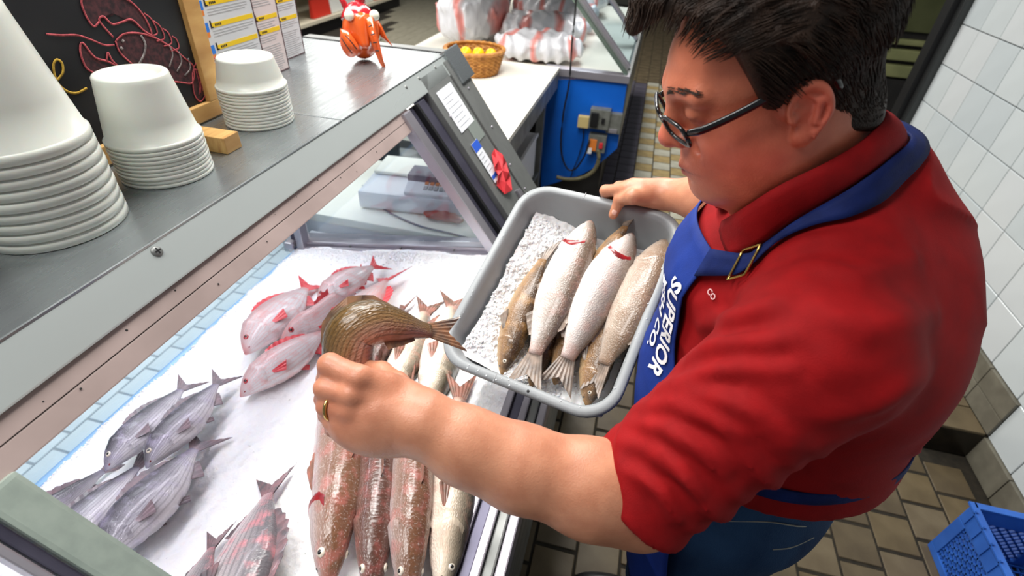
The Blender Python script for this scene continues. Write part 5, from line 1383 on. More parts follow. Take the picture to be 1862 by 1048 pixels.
def sym(q):  # mirrored head point
    r = q.copy(); r[:, 1] = np.abs(r[:, 1]); return r
def head_sdf(q):
    """head in its own frame: x forward, y left, z up, origin between the ears"""
    s = sym(q)
    d = d_ell(q, (-.018, 0, .048), (.100, .076, .084))
    d = smin(d, d_ell(q, (.035, 0, .035), (.064, .062, .072)), .03)            # forehead
    d = smin(d, d_ell(s, (.036, .022, -.042), (.055, .048, .058)), .03)        # cheeks
    d = smin(d, d_ell(s, (.015, .035, -.066), (.05, .040, .052)), .03)        # jowls
    d = smin(d, d_ell(q, (.040, 0, -.088), (.052, .052, .034)), .03)           # under-chin
    d = smin(d, d_ell(q, (.080, 0, -.096), (.020, .022, .018)), .018)          # chin
    d = smin(d, d_ell(q, (.078, 0, -.052), (.026, .030, .028)), .02)           # muzzle
    d = smin(d, d_cone(s, (.092, .008, .044), (.080, .044, .042), .012, .010), .014)   # brow
    d = smax(d, -d_ell(s, (.102, .031, .020), (.016, .016, .012)), .014)       # eye sockets
    d = smin(d, d_ell(s, (.080, .031, .020), (.0145, .0165, .0135)), .005)     # eyeballs under lowered lids
    d = smax(d, -d_cone(s, (.0955, .020, .0155), (.086, .046, .017), .0012, .001), .003)  # lash line
    d = smin(d, d_cone(q, (.096, 0, .030), (.110, 0, -.008), .008, .0125), .012)    # nose bridge
    d = smin(d, d_ell(q, (.1095, 0, -.014), (.0155, .0145, .0125)), .008)
    d = smin(d, d_ell(s, (.098, .0135, -.018), (.013, .009, .0095)), .005)     # nostril wings
    d = smax(d, -d_ell(s, (.103, .0065, -.0275), (.006, .0035, .004)), .003)
    d = smax(d, -d_cone(s, (.094, .022, -.022), (.070, .040, -.058), .0018, .0015), .012)  # smile fold
    d = smin(d, d_cone(s, (.1045, 0, -.0555), (.090, .023, -.0600), .0060, .003), .006)  # lips
    d = smin(d, d_cone(s, (.1015, 0, -.0665), (.088, .022, -.0625), .0066, .003), .005)
    d = smax(d, -d_cone(s, (.1100, 0, -.0606), (.090, .0265, -.0615), .0017, .0012), .0025)
    d = smax(d, -d_cone(s, (.100, 0, -.0785), (.092, .014, -.080), .005, .003), .010)   # under the lip
    # ear
    ex_ = nrm((1, -.38, .16)); ez_ = nrm(np.array((-.18, .12, 1.0))); ez_ = nrm(ez_ - ex_ * (ez_ @ ex_)); ey_ = np.cross(ez_, ex_)
    E3 = np.stack([ex_, ey_, ez_], 0)
    l = (s - np.array((-.012, .0835, .000))) @ E3.T
    tap = np.where(l[:, 2] < 0, 1 + .35 * l[:, 2] / .03, 1.0)
    rr_ = np.sqrt((l[:, 0] / (.0185 * tap)) ** 2 + (l[:, 2] / .030) ** 2)
    disc = np.maximum((rr_ - 1) * .019, np.abs(l[:, 1] + .0015) - .0028)
    a = np.arctan2(l[:, 2] / .030, l[:, 0] / .0185)
    hel = np.sqrt(((rr_ - .97) * .0205) ** 2 + (l[:, 1] - .0030) ** 2) - .0040
    hel = np.where((a > -.35) | (a < -1.9), hel, .02)
    anti = d_cone(l, (-.0085, .0032, .012), (-.0065, .0035, -.012), .0034, .0034)
    anti = smin(anti, d_cone(l, (-.0085, .0032, .012), (.002, .002, .019), .0032, .002), .003)
    crus = d_cone(l, (.013, .002, .006), (.001, .0005, .001), .0028, .0016)
    lobe = d_ell(l, (.004, .0005, -.0285), (.0095, .0055, .0105))
    tra = d_ell(l, (.0145, .0035, -.007), (.0045, .0050, .0068))
    ear = smin(disc, hel, .003)
    for q_, k_ in ((anti, .003), (crus, .003), (lobe, .006), (tra, .003)): ear = smin(ear, q_, k_)
    ear = smin(ear, d_cone(s, (-.004, .066, .0), (-.006, .0745, -.001), .015, .009), .004)
    d = smin(d, ear, .004)
    return d
NKB = hl(NB[None] + np.array((0.02, 0, -.02)))[0]
def head_world(p):
    q = hl(p)
    d = head_sdf(q)
    d = smin(d, d_cone(q, (-.035, 0, -.045), NKB, .066, .058), .035)
    d = smin(d, d_cone(q, (.03, 0, -.085), (.01, 0, -.15), .05, .048), .04)
    return d * HS

UAX = nrm(ELB - SHL); UAR = nrm(ELR - SHR)
CUFL = AT(1150, 902, .662)
def ridge(x):
    return 1 - np.abs(np.sin(math.pi * x)) ** .7 * 2
def sleeve_folds(p):
    t = ((p - SHL) @ UAX) / np.linalg.norm(CUFL - SHL)
    w = np.clip((t - .05) / .5, 0, 1) * np.clip((1.0 - t) / .07, 0.15, 1)
    n = noise3(p * 5.5); side = nrm(np.cross(UAX, (0, 0, 1)))
    x = (p - SHL) @ side
    ph = t * 3.6 + 0.8 * n + x * 7.0
    inner = np.clip(.8 - x / .2, .6, 1)
    return w * inner * (.004 * ridge(ph) + .003 * ridge(ph * 1.7 + noise3(p * 9)))
def shirt0(p):
    d = torso(p, .004)
    n1 = noise3(p * np.array((5., 4., 10.)) + 3.1)
    d = d - .008 * ridge(p[:, 2] * 6.5 + n1 * 1.3 + p[:, 0] * 3.5 + p[:, 1] * 1.5) * np.clip(n1 + .25, 0, 1) + .004 * noise3(p * 8)
    sl = d_cone(p, SHL, CUFL, .094, .079) - sleeve_folds(p)
    sl = smax(sl, (p - CUFL) @ UAX, .004)
    sr = smax(d_cone(p, SHR, ELR, .092, .078), (p - (SHR * .35 + ELR * .65)) @ UAR, .004)
    d = smin(d, sl, .035); d = smin(d, sr, .03)
    rel = p - SHL
    seam = (rel @ UAX) - .010 - .25 * rel[:, 2]
    d = d + .0016 * np.exp(-(seam / .004) ** 2) * np.exp(-((rel * rel).sum(1) / .13 ** 2) ** 2)
    d = smax(d, -(d_cone(p, CUFL - UAX * .004, CUFL + UAX * .06, .0645, .066)), .003)
    lt = (p - TUB[0]) @ TUB[1].T
    dt = np.maximum(np.maximum(np.abs(lt[:, 0]) - TW / 2 - .016, np.abs(lt[:, 1]) - TL / 2 - .03), np.maximum(lt[:, 2] - .03, -.17 - lt[:, 2]))
    d = smax(d, -dt, .02)
    hem = 1.172 + .008 * np.sin(p[:, 1] * 22 + p[:, 0] * 15) - .28 * np.clip(.40 - p[:, 0], 0, .3)
    d = smax(d, hem - p[:, 2], .006)
    return d
FOLD_PX = [(.0085, .010, [(1204, 702), (1269, 681), (1344, 665), (1430, 670)]), (.010, .010, [(1161, 740), (1226, 735), (1290, 761), (1344, 788)]),
           (.009, .010, [(1145, 767), (1204, 778), (1269, 815), (1317, 853)]), (.008, .010, [(1124, 796), (1172, 815), (1226, 858), (1269, 901)]),
           (.008, .014, [(1425, 778), (1452, 831)]), (.007, .011, [(1312, 632), (1377, 621), (1441, 611)]),
           (.009, .010, [(1194, 713), (1237, 708), (1301, 724), (1377, 756), (1425, 804)]), (.007, .010, [(1161, 858), (1204, 901), (1226, 944)]),
           (.008, .011, [(1274, 594), (1303, 583), (1354, 569), (1420, 545)]), (.008, .010, [(1252, 650), (1289, 627), (1354, 619), (1400, 627)]),
           (.006, .012, [(1480, 480), (1560, 500), (1660, 470)]), (.006, .013, [(1490, 560), (1580, 600), (1700, 570)]), (.006, .013, [(1500, 760), (1590, 740), (1690, 680)]),
           (.007, .010, [(1400, 470), (1460, 440), (1530, 430)])]
FOLDS = []
for am_, wd_, pp_ in FOLD_PX:
    q_ = []
    for i_ in range(len(pp_) - 1):
        for w_ in (0, .5): q_.append((pp_[i_][0] * (1 - w_) + pp_[i_ + 1][0] * w_, pp_[i_][1] * (1 - w_) + pp_[i_ + 1][1] * w_))
    q_.append(pp_[-1])
    h_ = np.full(len(q_), .2); D_ = np.array([nrm(ray(*x_)) for x_ in q_])
    for _ in range(60): h_ = np.minimum(h_ + shirt0(CPOS + D_ * h_[:, None]) * .8, 2.0)
    P_ = (CPOS + D_ * h_[:, None])[h_ < 1.9]
    if len(P_) > 1: FOLDS.append((am_, wd_, P_, P_.mean(0), np.linalg.norm(P_ - P_.mean(0), axis=1).max() + .05))
def folds(p):
    out = np.zeros(len(p))
    for am, wd, P_, c, r in FOLDS:
        m_ = ((p - c) ** 2).sum(1) < r * r
        if not m_.any(): continue
        q_ = p[m_]; best = np.full(len(q_), 9.0); n_ = len(P_) - 1; fade = np.zeros(len(q_))
        for i in range(n_):
            ab = P_[i + 1] - P_[i]; t = np.clip(((q_ - P_[i]) @ ab) / (ab @ ab + 1e-9), 0, 1)
            d_ = np.linalg.norm(q_ - P_[i] - t[:, None] * ab, axis=1)
            f_ = np.sin(math.pi * np.clip(.12 + .76 * (i + t) / n_, 0, 1)); fade = np.where(d_ < best, f_, fade); best = np.minimum(best, d_)
        out[m_] += am * fade * (np.exp(-(best / wd) ** 2) - .35 * np.exp(-((best - 1.9 * wd) / wd) ** 2))
    return out
def shirt(p): return shirt0(p) - folds(p)
def denim(p):
    d = d_ell(p, (.30, .695, 1.09), (.175, .20, .15), TAX)
    d = smin(d, d_ell(p, (.325, .695, 1.0), (.168, .195, .14)), .04)
    for y in (.60, .80):
        d = smin(d, d_cone(p, (.30, y, .98), (.285, y, .52), .116, .088), .05)
        d = smin(d, d_cone(p, (.285, y, .52), (.33, y, .07), .088, .074), .03)
    d = d + .0035 * np.sin(34 * p[:, 2] + 4 * noise3(p * 8)) * np.clip(noise3(p * 5) + .3, 0, 1) + .002 * noise3(p * 13)
    return np.maximum(d, p[:, 2] - 1.175 - .10 * (p[:, 0] - .3))
def trace_many(fn, O, D, tmax=3.0, t0=0.0, n=70):
    """march many rays to the surface fn=0; missed rays come back as nan"""
    O = np.broadcast_to(np.asarray(O, float), np.shape(D)); D = np.asarray(D, float); D = D / np.linalg.norm(D, axis=1)[:, None]
    t = np.full(len(D), t0)
    for _ in range(n):
        v = fn(O + D * t[:, None]); t = np.minimum(t + v * .8, tmax + .1)
    P = O + D * t[:, None]; P[t > tmax] = np.nan
    return P
def trace(fn, o, d, tmax=3.0, t0=0.0, n=90):
    """march one ray to the surface fn=0"""
    d = nrm(d); t = t0
    for _ in range(n):
        v = float(fn((o + d * t)[None])[0])
        if abs(v) < 4e-4: break
        t += v * 0.8
        if t > tmax: return None
    return o + d * t
def grad(fn, p, h=.002):
    e = np.eye(3) * h
    return nrm([float(fn((p + e[k])[None])[0] - fn((p - e[k])[None])[0]) for k in range(3)])
def hit(px, fn=shirt): return trace(fn, CPOS, ray(*px))
#ENDSDF
m_skin = bpy.data.materials.new('skin'); m_skin.use_nodes = True
N = m_skin.node_tree.nodes; L = m_skin.node_tree.links; b = N['Principled BSDF']
at_ = N.new('ShaderNodeAttribute'); at_.attribute_name = 'tint'
tc = N.new('ShaderNodeTexCoord'); nz = N.new('ShaderNodeTexNoise'); nz.inputs['Scale'].default_value = 38; nz.inputs['Detail'].default_value = 6; L.new(tc.outputs['Object'], nz.inputs['Vector'])
rp = N.new('ShaderNodeValToRGB'); rp.color_ramp.elements[0].position = .3; rp.color_ramp.elements[0].color = (0.86, 0.76, 0.72, 1); rp.color_ramp.elements[1].position = .7; rp.color_ramp.elements[1].color = (1.06, 1.04, 1.02, 1); L.new(nz.outputs['Fac'], rp.inputs[0])
mu = N.new('ShaderNodeMix'); mu.data_type = 'RGBA'; mu.blend_type = 'MULTIPLY'; mu.inputs[0].default_value = 1; L.new(at_.outputs['Color'], mu.inputs[6]); L.new(rp.outputs[0], mu.inputs[7])
L.new(mu.outputs[2], b.inputs['Base Color'])
b.inputs['Roughness'].default_value = 0.42; b.inputs['Subsurface Weight'].default_value = 0.18; b.inputs['Subsurface Radius'].default_value = (0.012, 0.005, 0.003); b.inputs['Specular IOR Level'].default_value = 0.45
n2 = N.new('ShaderNodeTexNoise'); n2.inputs['Scale'].default_value = 420; L.new(tc.outputs['Object'], n2.inputs['Vector'])
bp_ = N.new('ShaderNodeBump'); bp_.inputs['Strength'].default_value = 0.18; bp_.inputs['Distance'].default_value = 0.002; L.new(n2.outputs['Fac'], bp_.inputs['Height']); L.new(bp_.outputs[0], b.inputs['Normal'])

def lin(c): return np.array(S(c)[:3])
parts = [isosurf(head_world, (-.1, .4, 1.47), (.45, .95, 1.9), .0026),
         isosurf(lambda p: smin(armL(p), handL(p), .012), np.minimum(WRL, ELB) - np.array((.17, .12, .16)), np.maximum(SHL, WRL) + np.array((.1, .2, .1)), .0032),
         isosurf(lambda p: smin(armR(p), handR(p), .012), np.minimum(WRR, SHR) - np.array((.16, .1, .16)), np.maximum(ELR, WRR) + np.array((.12, .2, .16)), .0034),
         isosurf(lambda p: torso(p, -.025), (0, .4, .85), (.65, 1.05, 1.6), .014)]
V_ = []; F_l = []; off = 0
for v, f in parts:
    V_.append(v); F_l.append(f + off); off += len(v)
bv = np.concatenate(V_); bf = np.concatenate(F_l)
q = hl(bv); qs = sym(q)
nh = len(V_[0])
col = np.tile(lin((196, 138, 108)), (len(bv), 1))
ishead = np.arange(len(bv)) < nh
col[ishead] = lin((206, 124, 94))
def blend(c, pos, rad, amt):
    global col
    w = np.exp(-(((qs - np.array(pos)) / np.array(rad)) ** 2).sum(1)) * amt * ishead
    col = col * (1 - w[:, None]) + lin(c) * w[:, None]
blend((196, 76, 62), (.050, .055, -.040), (.055, .045, .042), .65)
blend((186, 66, 60), (.022, .07, -.05), (.02, .03, .016), .5)
blend((204, 92, 78), (.125, 0, -.015), (.02, .02, .018), .6)
blend((206, 92, 80), (-.022, .092, .0), (.028, .02, .04), .55)
blend((150, 62, 58), (.108, 0, -.060), (.016, .024, .0085), .85)
blend((92, 34, 32), (.104, 0, -.0608), (.02, .027, .0016), .8)  # shade between the lips painted as a dark line
blend((164, 96, 74), (.095, .03, .012), (.02, .018, .010), .35)
blend((188, 128, 104), (.08, 0, -.095), (.04, .06, .02), .4)
wr = np.exp(-(np.linalg.norm(bv - AT(620, 715, .63), axis=1) / .06) ** 2)[:, None] * .5
col = col * (1 - wr) + lin((204, 128, 104)) * wr
person = mesh_np('person', bv, bf, m_skin, None, True, col=col)
tag(person, 'man in red polo shirt and blue apron holding the grey tub and a fish', 'person')
def child(o): o.parent = person; return o

# ---- hair
m_hair = mat('dark_brown_hair', (52, 37, 28), 0.5, c2=(30, 21, 15), nscale=60, spec=0.25, bump=0.3, bscale=500)
XH = [-.13, -.085, -.055, -.044, -.036, -.015, .004, .010, .024, .034, .045, .062, .075, .11]
ZH = [-.072, -.072, -.055, -.030, .012, .036, .034, .008, .004, .040, .080, .112, .122, .128]
def hair_sdf(q):
    s = sym(q)
    zl = np.interp(q[:, 0], XH, ZH)
    top = np.clip((q[:, 2] - .0) / .09, 0, 1)
    th = .004 + .017 * top
    d = d_ell(q, (-.018, 0, .048), (.102, .078, .086))
    d = smin(d, d_ell(q, (.030, 0, .045), (.066, .064, .074)), .03)
    d = smin(d, d_cone(q, (-.05, 0, -.02), (-.055, 0, -.065), .060, .060), .02)
    strand = .0028 * np.sin(s[:, 1] * 420 + 6 * noise3(q * 30)) * top + .004 * noise3(q * np.array((26, 60, 26)))
    d = d - th - strand
    d = smax(d, (zl - q[:, 2]) * .75, .008)
    fr = d_ell(q, (.074, -.030, .136), (.036, .044, .014)) + .003 * np.sin(q[:, 1] * 330 + 4 * noise3(q * 40))
    fr = smin(fr, d_cone(q, (.06, -.03, .136), (.116, -.034, .112), .017, .009), .01)
    return smin(d, fr, .02)
v, f = isosurf(lambda p: hair_sdf(hl(p)) * HS, HO - .22, HO + .22, .0034)
hq = hl(v)
# strands over the mass
rg = np.random.default_rng(9)
cand = np.where((hq[:, 2] > np.interp(hq[:, 0], XH, ZH) + .014))[0]; idx = rg.choice(cand, 5200, replace=False)
sv = []; sf = []
hv = v
hfn = lambda p: hair_sdf(hl(p)) * HS
for i0 in idx:
    p = hv[i0].copy(); ql = hl(p[None])[0]
    side = abs(ql[1]) / .08
    if ql[2] > .085: dloc = np.array((1.0, -.35, -.15)) if ql[0] > -.02 else np.array((-.5, -.2, -.8))
    else: dloc = np.array((-.55, 0, -.85))
    if ql[0] > .05 and ql[2] > .06: dloc = np.array((.9, -.15, -.30))
    dloc = dloc + rg.normal(0, .09, 3); dw = nrm(dloc @ HM)
    g_ = np.array([hv[i0] - HO]); nn = nrm(g_[0] - HF * 0.0)
    path = []
    nst = 5; stp = (.0105 if ql[2] > .05 else .0055)
    pt = p + nn * .0005
    for k in range(nst):
        path.append(pt.copy()); dd = nrm(dw - nn * (dw @ nn)); pt = pt + dd * stp; nn = nrm(pt - HO - HM[2] * .04 * HS)
    path = np.array(path)
    # settle on the surface
    dist = hfn(path); path = path - np.array([nrm(x_ - HO - HM[2] * .04) for x_ in path]) * np.clip(dist - .0008, -.006, .006)[:, None]
    vv, fq = tube_geo(path, np.array((.0004, .0008, .0008, .0006, .0002)) * rg.uniform(.7, 1.3), 3, nn)
    o_ = len(sv); sv.extend(vv); sf.extend([tuple(k + o_ for k in x_) for x_ in fq if len(x_) == 4])
hairv = np.concatenate([v, np.array(sv)]); hairf = np.concatenate([f, np.array(sf) + len(v)])
child(mesh_np('hair', hairv, hairf, m_hair))
# eyebrows
for sg in (1, -1):
    bvv = []; bff = []
    for k in range(46):
        u = rg.uniform(0, 1); c = np.array((.1015 - .020 * u ** 1.6, sg * (.012 + .040 * u), .0455 + .006 * math.sin(u * 2.6) + rg.normal(0, .0018)))
        d_ = np.array((-.25 - .3 * u, sg * .9, .25 - .5 * u)); a_ = HP(c); a2 = HP(c + d_ * .008)
        pth = [a_, (a_ + a2) / 2 + HF * .0012, a2]
        for j in range(3):
            t_ = float(head_world(pth[j][None])[0]); pth[j] = pth[j] - grad(head_world, pth[j]) * (t_ - .0010)
        vv, fq = tube_geo(pth, [.0006, .0006, .0002], 4, HU); o_ = len(bvv); bvv.extend(vv); bff.extend([tuple(z + o_ for z in x_) for x_ in fq])
    child(mesh('eyebrow', bvv, bff, m_hair))
# ---- finger ring and thumbnail
m_gold = mat('gold_ring', (212, 178, 110), 0.2, 1.0)
a_, b_ = FPT['ring'][1], FPT['ring'][2]; c_ = a_ * .25 + b_ * .75; ax = nrm(b_ - a_); u1 = nrm(np.cross(ax, (0, 0, 1))); u2 = np.cross(ax, u1)
P = [c_ + .0150 * (math.cos(t) * u1 + math.sin(t) * u2) for t in np.linspace(0, 2 * math.pi, 29)]
child(tube('ring', P, .0022, m_gold, None, 8, ax))
m_nail = mat('thumbnail', (226, 178, 160), 0.25)
tn = RF['thumb'][0][3] * .8 + RF['thumb'][0][2] * .2; nn = nrm(CPOS - tn)
tdir = nrm(RF['thumb'][0][3] - RF['thumb'][0][2]); sd_ = np.cross(tdir, nn)
child(ellipsoid('thumbnail', tn + nn * .0098, np.stack([tdir * .0075, sd_ * .006, nn * .002]), m_nail, None, 14, 8))

# ---- shirt
m_shirt = mat('red_polo_knit', (146, 8, 13), 0.8, c2=(132, 6, 11), nscale=30, bump=0.12, bscale=700, spec=0.25)
m_shirt_d = mat('red_collar_knit', (140, 8, 13), 0.8, c2=(128, 6, 11), nscale=40, bump=0.15, bscale=600, spec=0.25)
v, f = isosurf(shirt, (-.02, .25, .9), (.8, 1.40, 1.75), .0052)
child(mesh_np('polo_shirt', v, f, m_shirt))
# collar: stands at the neck and folds down over the shirt
na_ = nrm(HP((-.03, 0, -.06)) - NB)
Tp = catmull([(.150, .676, 1.504), (.155, .617, 1.556), (.18, .604, 1.597), (.226, .62, 1.629), (.262, .647, 1.652), (.286, .70, 1.664), (.262, .755, 1.652), (.226, .782, 1.629), (.18, .80, 1.597), (.155, .785, 1.556), (.150, .725, 1.504)], 70)
Bp = catmull([(.160, .618, 1.486), (.183, .602, 1.521), (.211, .609, 1.560), (.252, .620, 1.602), (.290, .650, 1.630), (.324, .708, 1.640), (.296, .768, 1.628), (.252, .798, 1.602), (.211, .812, 1.560), (.183, .806, 1.521), (.160, .785, 1.486)], 70)
cc_ = NB + na_ * .02
cv_ = []; cf = []
for i in range(70):
    o_ = Tp[i] - cc_; o_ = nrm(o_ - na_ * (o_ @ na_))
    for w_, out in ((0, -.004), (0.0, .004), (.12, .010), (.4, .010), (.75, .007), (1, .003)):
        cv_.append(Tp[i] * (1 - w_) + Bp[i] * w_ + o_ * out + na_ * (.006 if w_ == 0 and out > 0 else 0))
for i in range(69):
    for k in range(5): cf.append((i * 6 + k, i * 6 + k + 1, (i + 1) * 6 + k + 1, (i + 1) * 6 + k))
o = child(mesh('collar', cv_, cf, m_shirt_d, smooth=True)); sm = o.modifiers.new('solid', 'SOLIDIFY'); sm.thickness = 0.003
# small embroidered lettering on the shirt chest
m_lett = mat('white_lettering', (232, 232, 234), 0.6); m_pink = mat('pale_thread', (222, 176, 176), 0.7)
def text_mesh(body, size):
    cu = bpy.data.curves.new('t', 'FONT'); cu.body = body; cu.size = size; cu.align_x = 'CENTER'; cu.align_y = 'CENTER'; cu.offset = size * .03; cu.resolution_u = 3
    ob = bpy.data.objects.new('t', cu); COL.objects.link(ob)
    dg = bpy.context.evaluated_depsgraph_get(); me = bpy.data.meshes.new_from_object(ob.evaluated_get(dg))
    bm = bmesh.new(); bm.from_mesh(me)
    bmesh.ops.triangulate(bm, faces=bm.faces); bmesh.ops.subdivide_edges(bm, edges=[e_ for e_ in bm.edges if e_.calc_length() > size * .12], cuts=3, use_grid_fill=False); bmesh.ops.triangulate(bm, faces=bm.faces)
    vs = np.array([v_.co[:] for v_ in bm.verts]); fs = [tuple(v_.index for v_ in f_.verts) for f_ in bm.faces]
    bm.free(); bpy.data.objects.remove(ob); return vs, fs

# ---- apron: bib over the chest, skirt hanging below
m_apron = mat('royal_blue_apron', (24, 52, 132), 0.7, c2=(18, 42, 112), nscale=14, bump=0.1, bscale=500, spec=0.25)
m_strap = mat('navy_apron_strap', (20, 38, 96), 0.7, c2=(14, 28, 76), nscale=20, bump=0.1, bscale=500, spec=0.2)
BIBT = 1.474
nu, nv = 34, 46
G = np.zeros((nu, nv, 3))
for j in range(nv):
    z = BIBT - (BIBT - .62) * j / (nv - 1)
    hwL = np.interp(z, [.6, 1.05, 1.15, 1.30, BIBT], [.24, .235, .20, .116, .096]); hwR = np.interp(z, [.6, 1.05, 1.15, 1.30, BIBT], [.24, .235, .215, .15, .110])
    for i in range(nu):
        u = i / (nu - 1) * 2 - 1
        y = .735 + u * (hwR if u > 0 else hwL)
        G[i, j] = (0, y, z)
O_ = G.reshape(-1, 3).copy(); O_[:, 0] = -.35
H_ = trace_many(lambda p: np.minimum(shirt(p), denim(p)), O_, np.tile((1.0, 0, 0), (len(O_), 1)), 1.0, .2)[:, 0]
G[:, :, 0] = np.where(np.isnan(H_), .36, H_).reshape(nu, nv); X = G[:, :, 0]
for j in range(1, nv):       # cloth hangs straight where the body recedes
    X[:, j] = np.where(G[0, j, 2] < 1.12, np.minimum(X[:, j], X[:, j - 1] + .003), X[:, j])
for _ in range(5):
    Xp = np.pad(X, 1, mode='edge'); X = np.minimum(X, (Xp[2:, 1:-1] + Xp[:-2, 1:-1] + Xp[1:-1, 2:] + Xp[1:-1, :-2]) / 4 * .6 + X * .4)
wv_ = .004 * np.sin(G[:, :, 1] * 55 + 3 * G[:, :, 2]) * np.clip((1.15 - G[:, :, 2]) / .3, 0, 1) + .003 * np.sin(G[:, :, 1] * 34 + 20 * G[:, :, 2])
G[:, :, 0] = X - .010 + wv_ * .6
av = G.reshape(-1, 3).copy(); lt_ = (av - TUB[0]) @ TUB[1].T
inb = (np.abs(lt_[:, 0]) < TW / 2 + .005) & (np.abs(lt_[:, 1]) < TL / 2 + .02) & (lt_[:, 2] < .02) & (lt_[:, 2] > -.20)
av[inb] += TUB[1][0] * (TW / 2 + .005 - lt_[inb, 0])[:, None]
i_ = np.arange((nu - 1) * nv).reshape(nu - 1, nv)[:, :-1].ravel(); afq = np.stack([i_, i_ + nv, i_ + nv + 1, i_ + 1], 1)
apron = child(mesh_np('apron', av, afq, m_apron)); sm = apron.modifiers.new('solid', 'SOLIDIFY'); sm.thickness = 0.003; sm.offset = 0
from mathutils.bvhtree import BVHTree
abvh = BVHTree.FromPolygons([tuple(p) for p in av], [tuple(map(int, q_)) for q_ in afq])
def bib_hit(y, z, sl=0.0):
    h_ = abvh.ray_cast(Vector((-.4, y, z)), Vector((1, 0, 0)))
    return None if h_[0] is None else np.array(h_[0])
def bib_px(px):
    h_ = abvh.ray_cast(V3(CPOS), V3(nrm(ray(*px)))); return np.array(h_[0])
l0, l1 = bib_px((1232, 500)), bib_px((1182, 668))
bd = np.array((l1[1] - l0[1], l1[2] - l0[2])); bl = float(np.linalg.norm(bd)); bd = bd / bl; bu = np.array((bd[1], -bd[0])); bu = bu if bu[1] > 0 else -bu
def bib_text(body, s0, s1, drop, height):
    """white lettering printed on the cloth along the line l0-l1, shifted down by drop"""
    vs, fs = text_mesh(body, 1.0); x0, x1 = vs[:, 0].min(), vs[:, 0].max(); y0_ = vs[:, 1].min(); hh_ = vs[:, 1].max() - y0_; vv = []
    for p in vs:
        u = (p[0] - x0) / (x1 - x0); yz = np.array((l0[1], l0[2])) + bd * bl * (s0 + (s1 - s0) * u) + bu * ((p[1] - y0_) / hh_ * height - drop)
        h_ = bib_hit(*yz); vv.append((h_ if h_ is not None else np.array((.12, *yz))) - np.array((.0045, 0, 0)))
    child(mesh('apron_lettering', vv, fs, m_lett))
bib_text('SUPERIOR', 0.0, 1.0, 0.0, .034)
bib_text('FISH CO.', 0.12, 0.88, .040, .030)

def cover(p): return shirt(p)
def settle(P, lift):
    """push points out of the shirt to at least the given clearance"""
    P = np.array(P, float)
    for _ in range(3):
        d_ = shirt(P); e_ = np.eye(3) * .004
        g_ = np.stack([(shirt(P + e_[k]) - shirt(P - e_[k])) for k in range(3)], 1); g_ /= np.linalg.norm(g_, axis=1)[:, None] + 1e-9
        P = P - g_ * np.minimum(d_ - lift, 0)[:, None]
    return P
so_ = np.array([nrm((x_ - cc_) - na_ * ((x_ - cc_) @ na_)) for x_ in Bp])
Sa = Bp + so_ * .006; Sb = Sa + np.array([nrm(o_ * .62 - na_ * .78) for o_ in so_]) * .031
d_ = shirt(Sb); e_ = np.eye(3) * .004
g_ = np.stack([(shirt(Sb + e_[k]) - shirt(Sb - e_[k])) for k in range(3)], 1); g_ /= np.linalg.norm(g_, axis=1)[:, None] + 1e-9
Sb = Sb - g_ * np.clip(d_ - .008, -.03, .02)[:, None]
ca_, cb_ = G[1, 0] + np.array((-.004, 0, .004)), G[0, 2] + np.array((-.004, 0, 0)); da_, db_ = G[-2, 0] + np.array((-.004, 0, .004)), G[-1, 2] + np.array((-.004, 0, 0))
Ra = catmull(np.vstack([ca_[None], Sa[4:-4:3], da_[None]]), 90); Rb = catmull(np.vstack([cb_[None], Sb[4:-4:3], db_[None]]), 90)
rows = [settle(Ra * (1 - w_) + Rb * w_, .007) for w_ in (0, .33, .67, 1)]
vv = np.stack(rows, 1).reshape(-1, 3); ff = [(i * 4 + k, i * 4 + k + 1, (i + 1) * 4 + k + 1, (i + 1) * 4 + k) for i in range(89) for k in range(3)]
o = child(mesh('apron_strap', vv, ff, m_strap, smooth=True)); sm = o.modifiers.new('solid', 'SOLIDIFY'); sm.thickness = .003; sm.offset = 0
# buckle
bk = (rows[1][5] + rows[2][5]) / 2; t = nrm(rows[1][8] - rows[1][3]); s_ = nrm(rows[3][5] - rows[0][5]); nn = np.cross(t, s_); nn = nn if nn @ (CPOS - bk) > 0 else -nn
m_brass = mat('brass_buckle', (186, 158, 92), 0.25, 1.0)
P = [bk + nn * .004 + t * a * .013 + s_ * b2 * .021 for a, b2 in ((-1, -1), (-1, 1), (1, 1), (1, -1), (-1, -1))]
P = np.array([P[k] * (1 - w_) + P[k + 1] * w_ for k in range(4) for w_ in np.linspace(0, 1, 6)[:-1]] + [P[4]])
child(tube('buckle', P, .0018, m_brass, None, 6, nn))
# waist tie
tn_ = 80; rows = []
for dz in (-.011, -.004, .004, .011):
    th_ = np.linspace(0, 2 * math.pi, tn_); D_ = np.stack([np.cos(th_), np.sin(th_), 0 * th_], 1)
    z_ = np.full(tn_, 1.225)
    for _ in range(3):
        O_ = np.stack([.33 + .6 * D_[:, 0], .71 + .6 * D_[:, 1], z_ + dz], 1)
        H_ = trace_many(lambda p: torso(p, .005), O_, -D_, .8, 0.0); z_ = 1.225 - .20 * np.clip(.42 - H_[:, 0], 0, .3)
    rows.append(H_)
vv = np.stack(rows, 1).reshape(-1, 3); ff = [(i * 4 + k, i * 4 + k + 1, (i + 1) * 4 + k + 1, (i + 1) * 4 + k) for i in range(tn_ - 1) for k in range(3)]
o = child(mesh('apron_tie', vv, ff, m_strap, smooth=True)); sm = o.modifiers.new('solid', 'SOLIDIFY'); sm.thickness = .003; sm.offset = 0
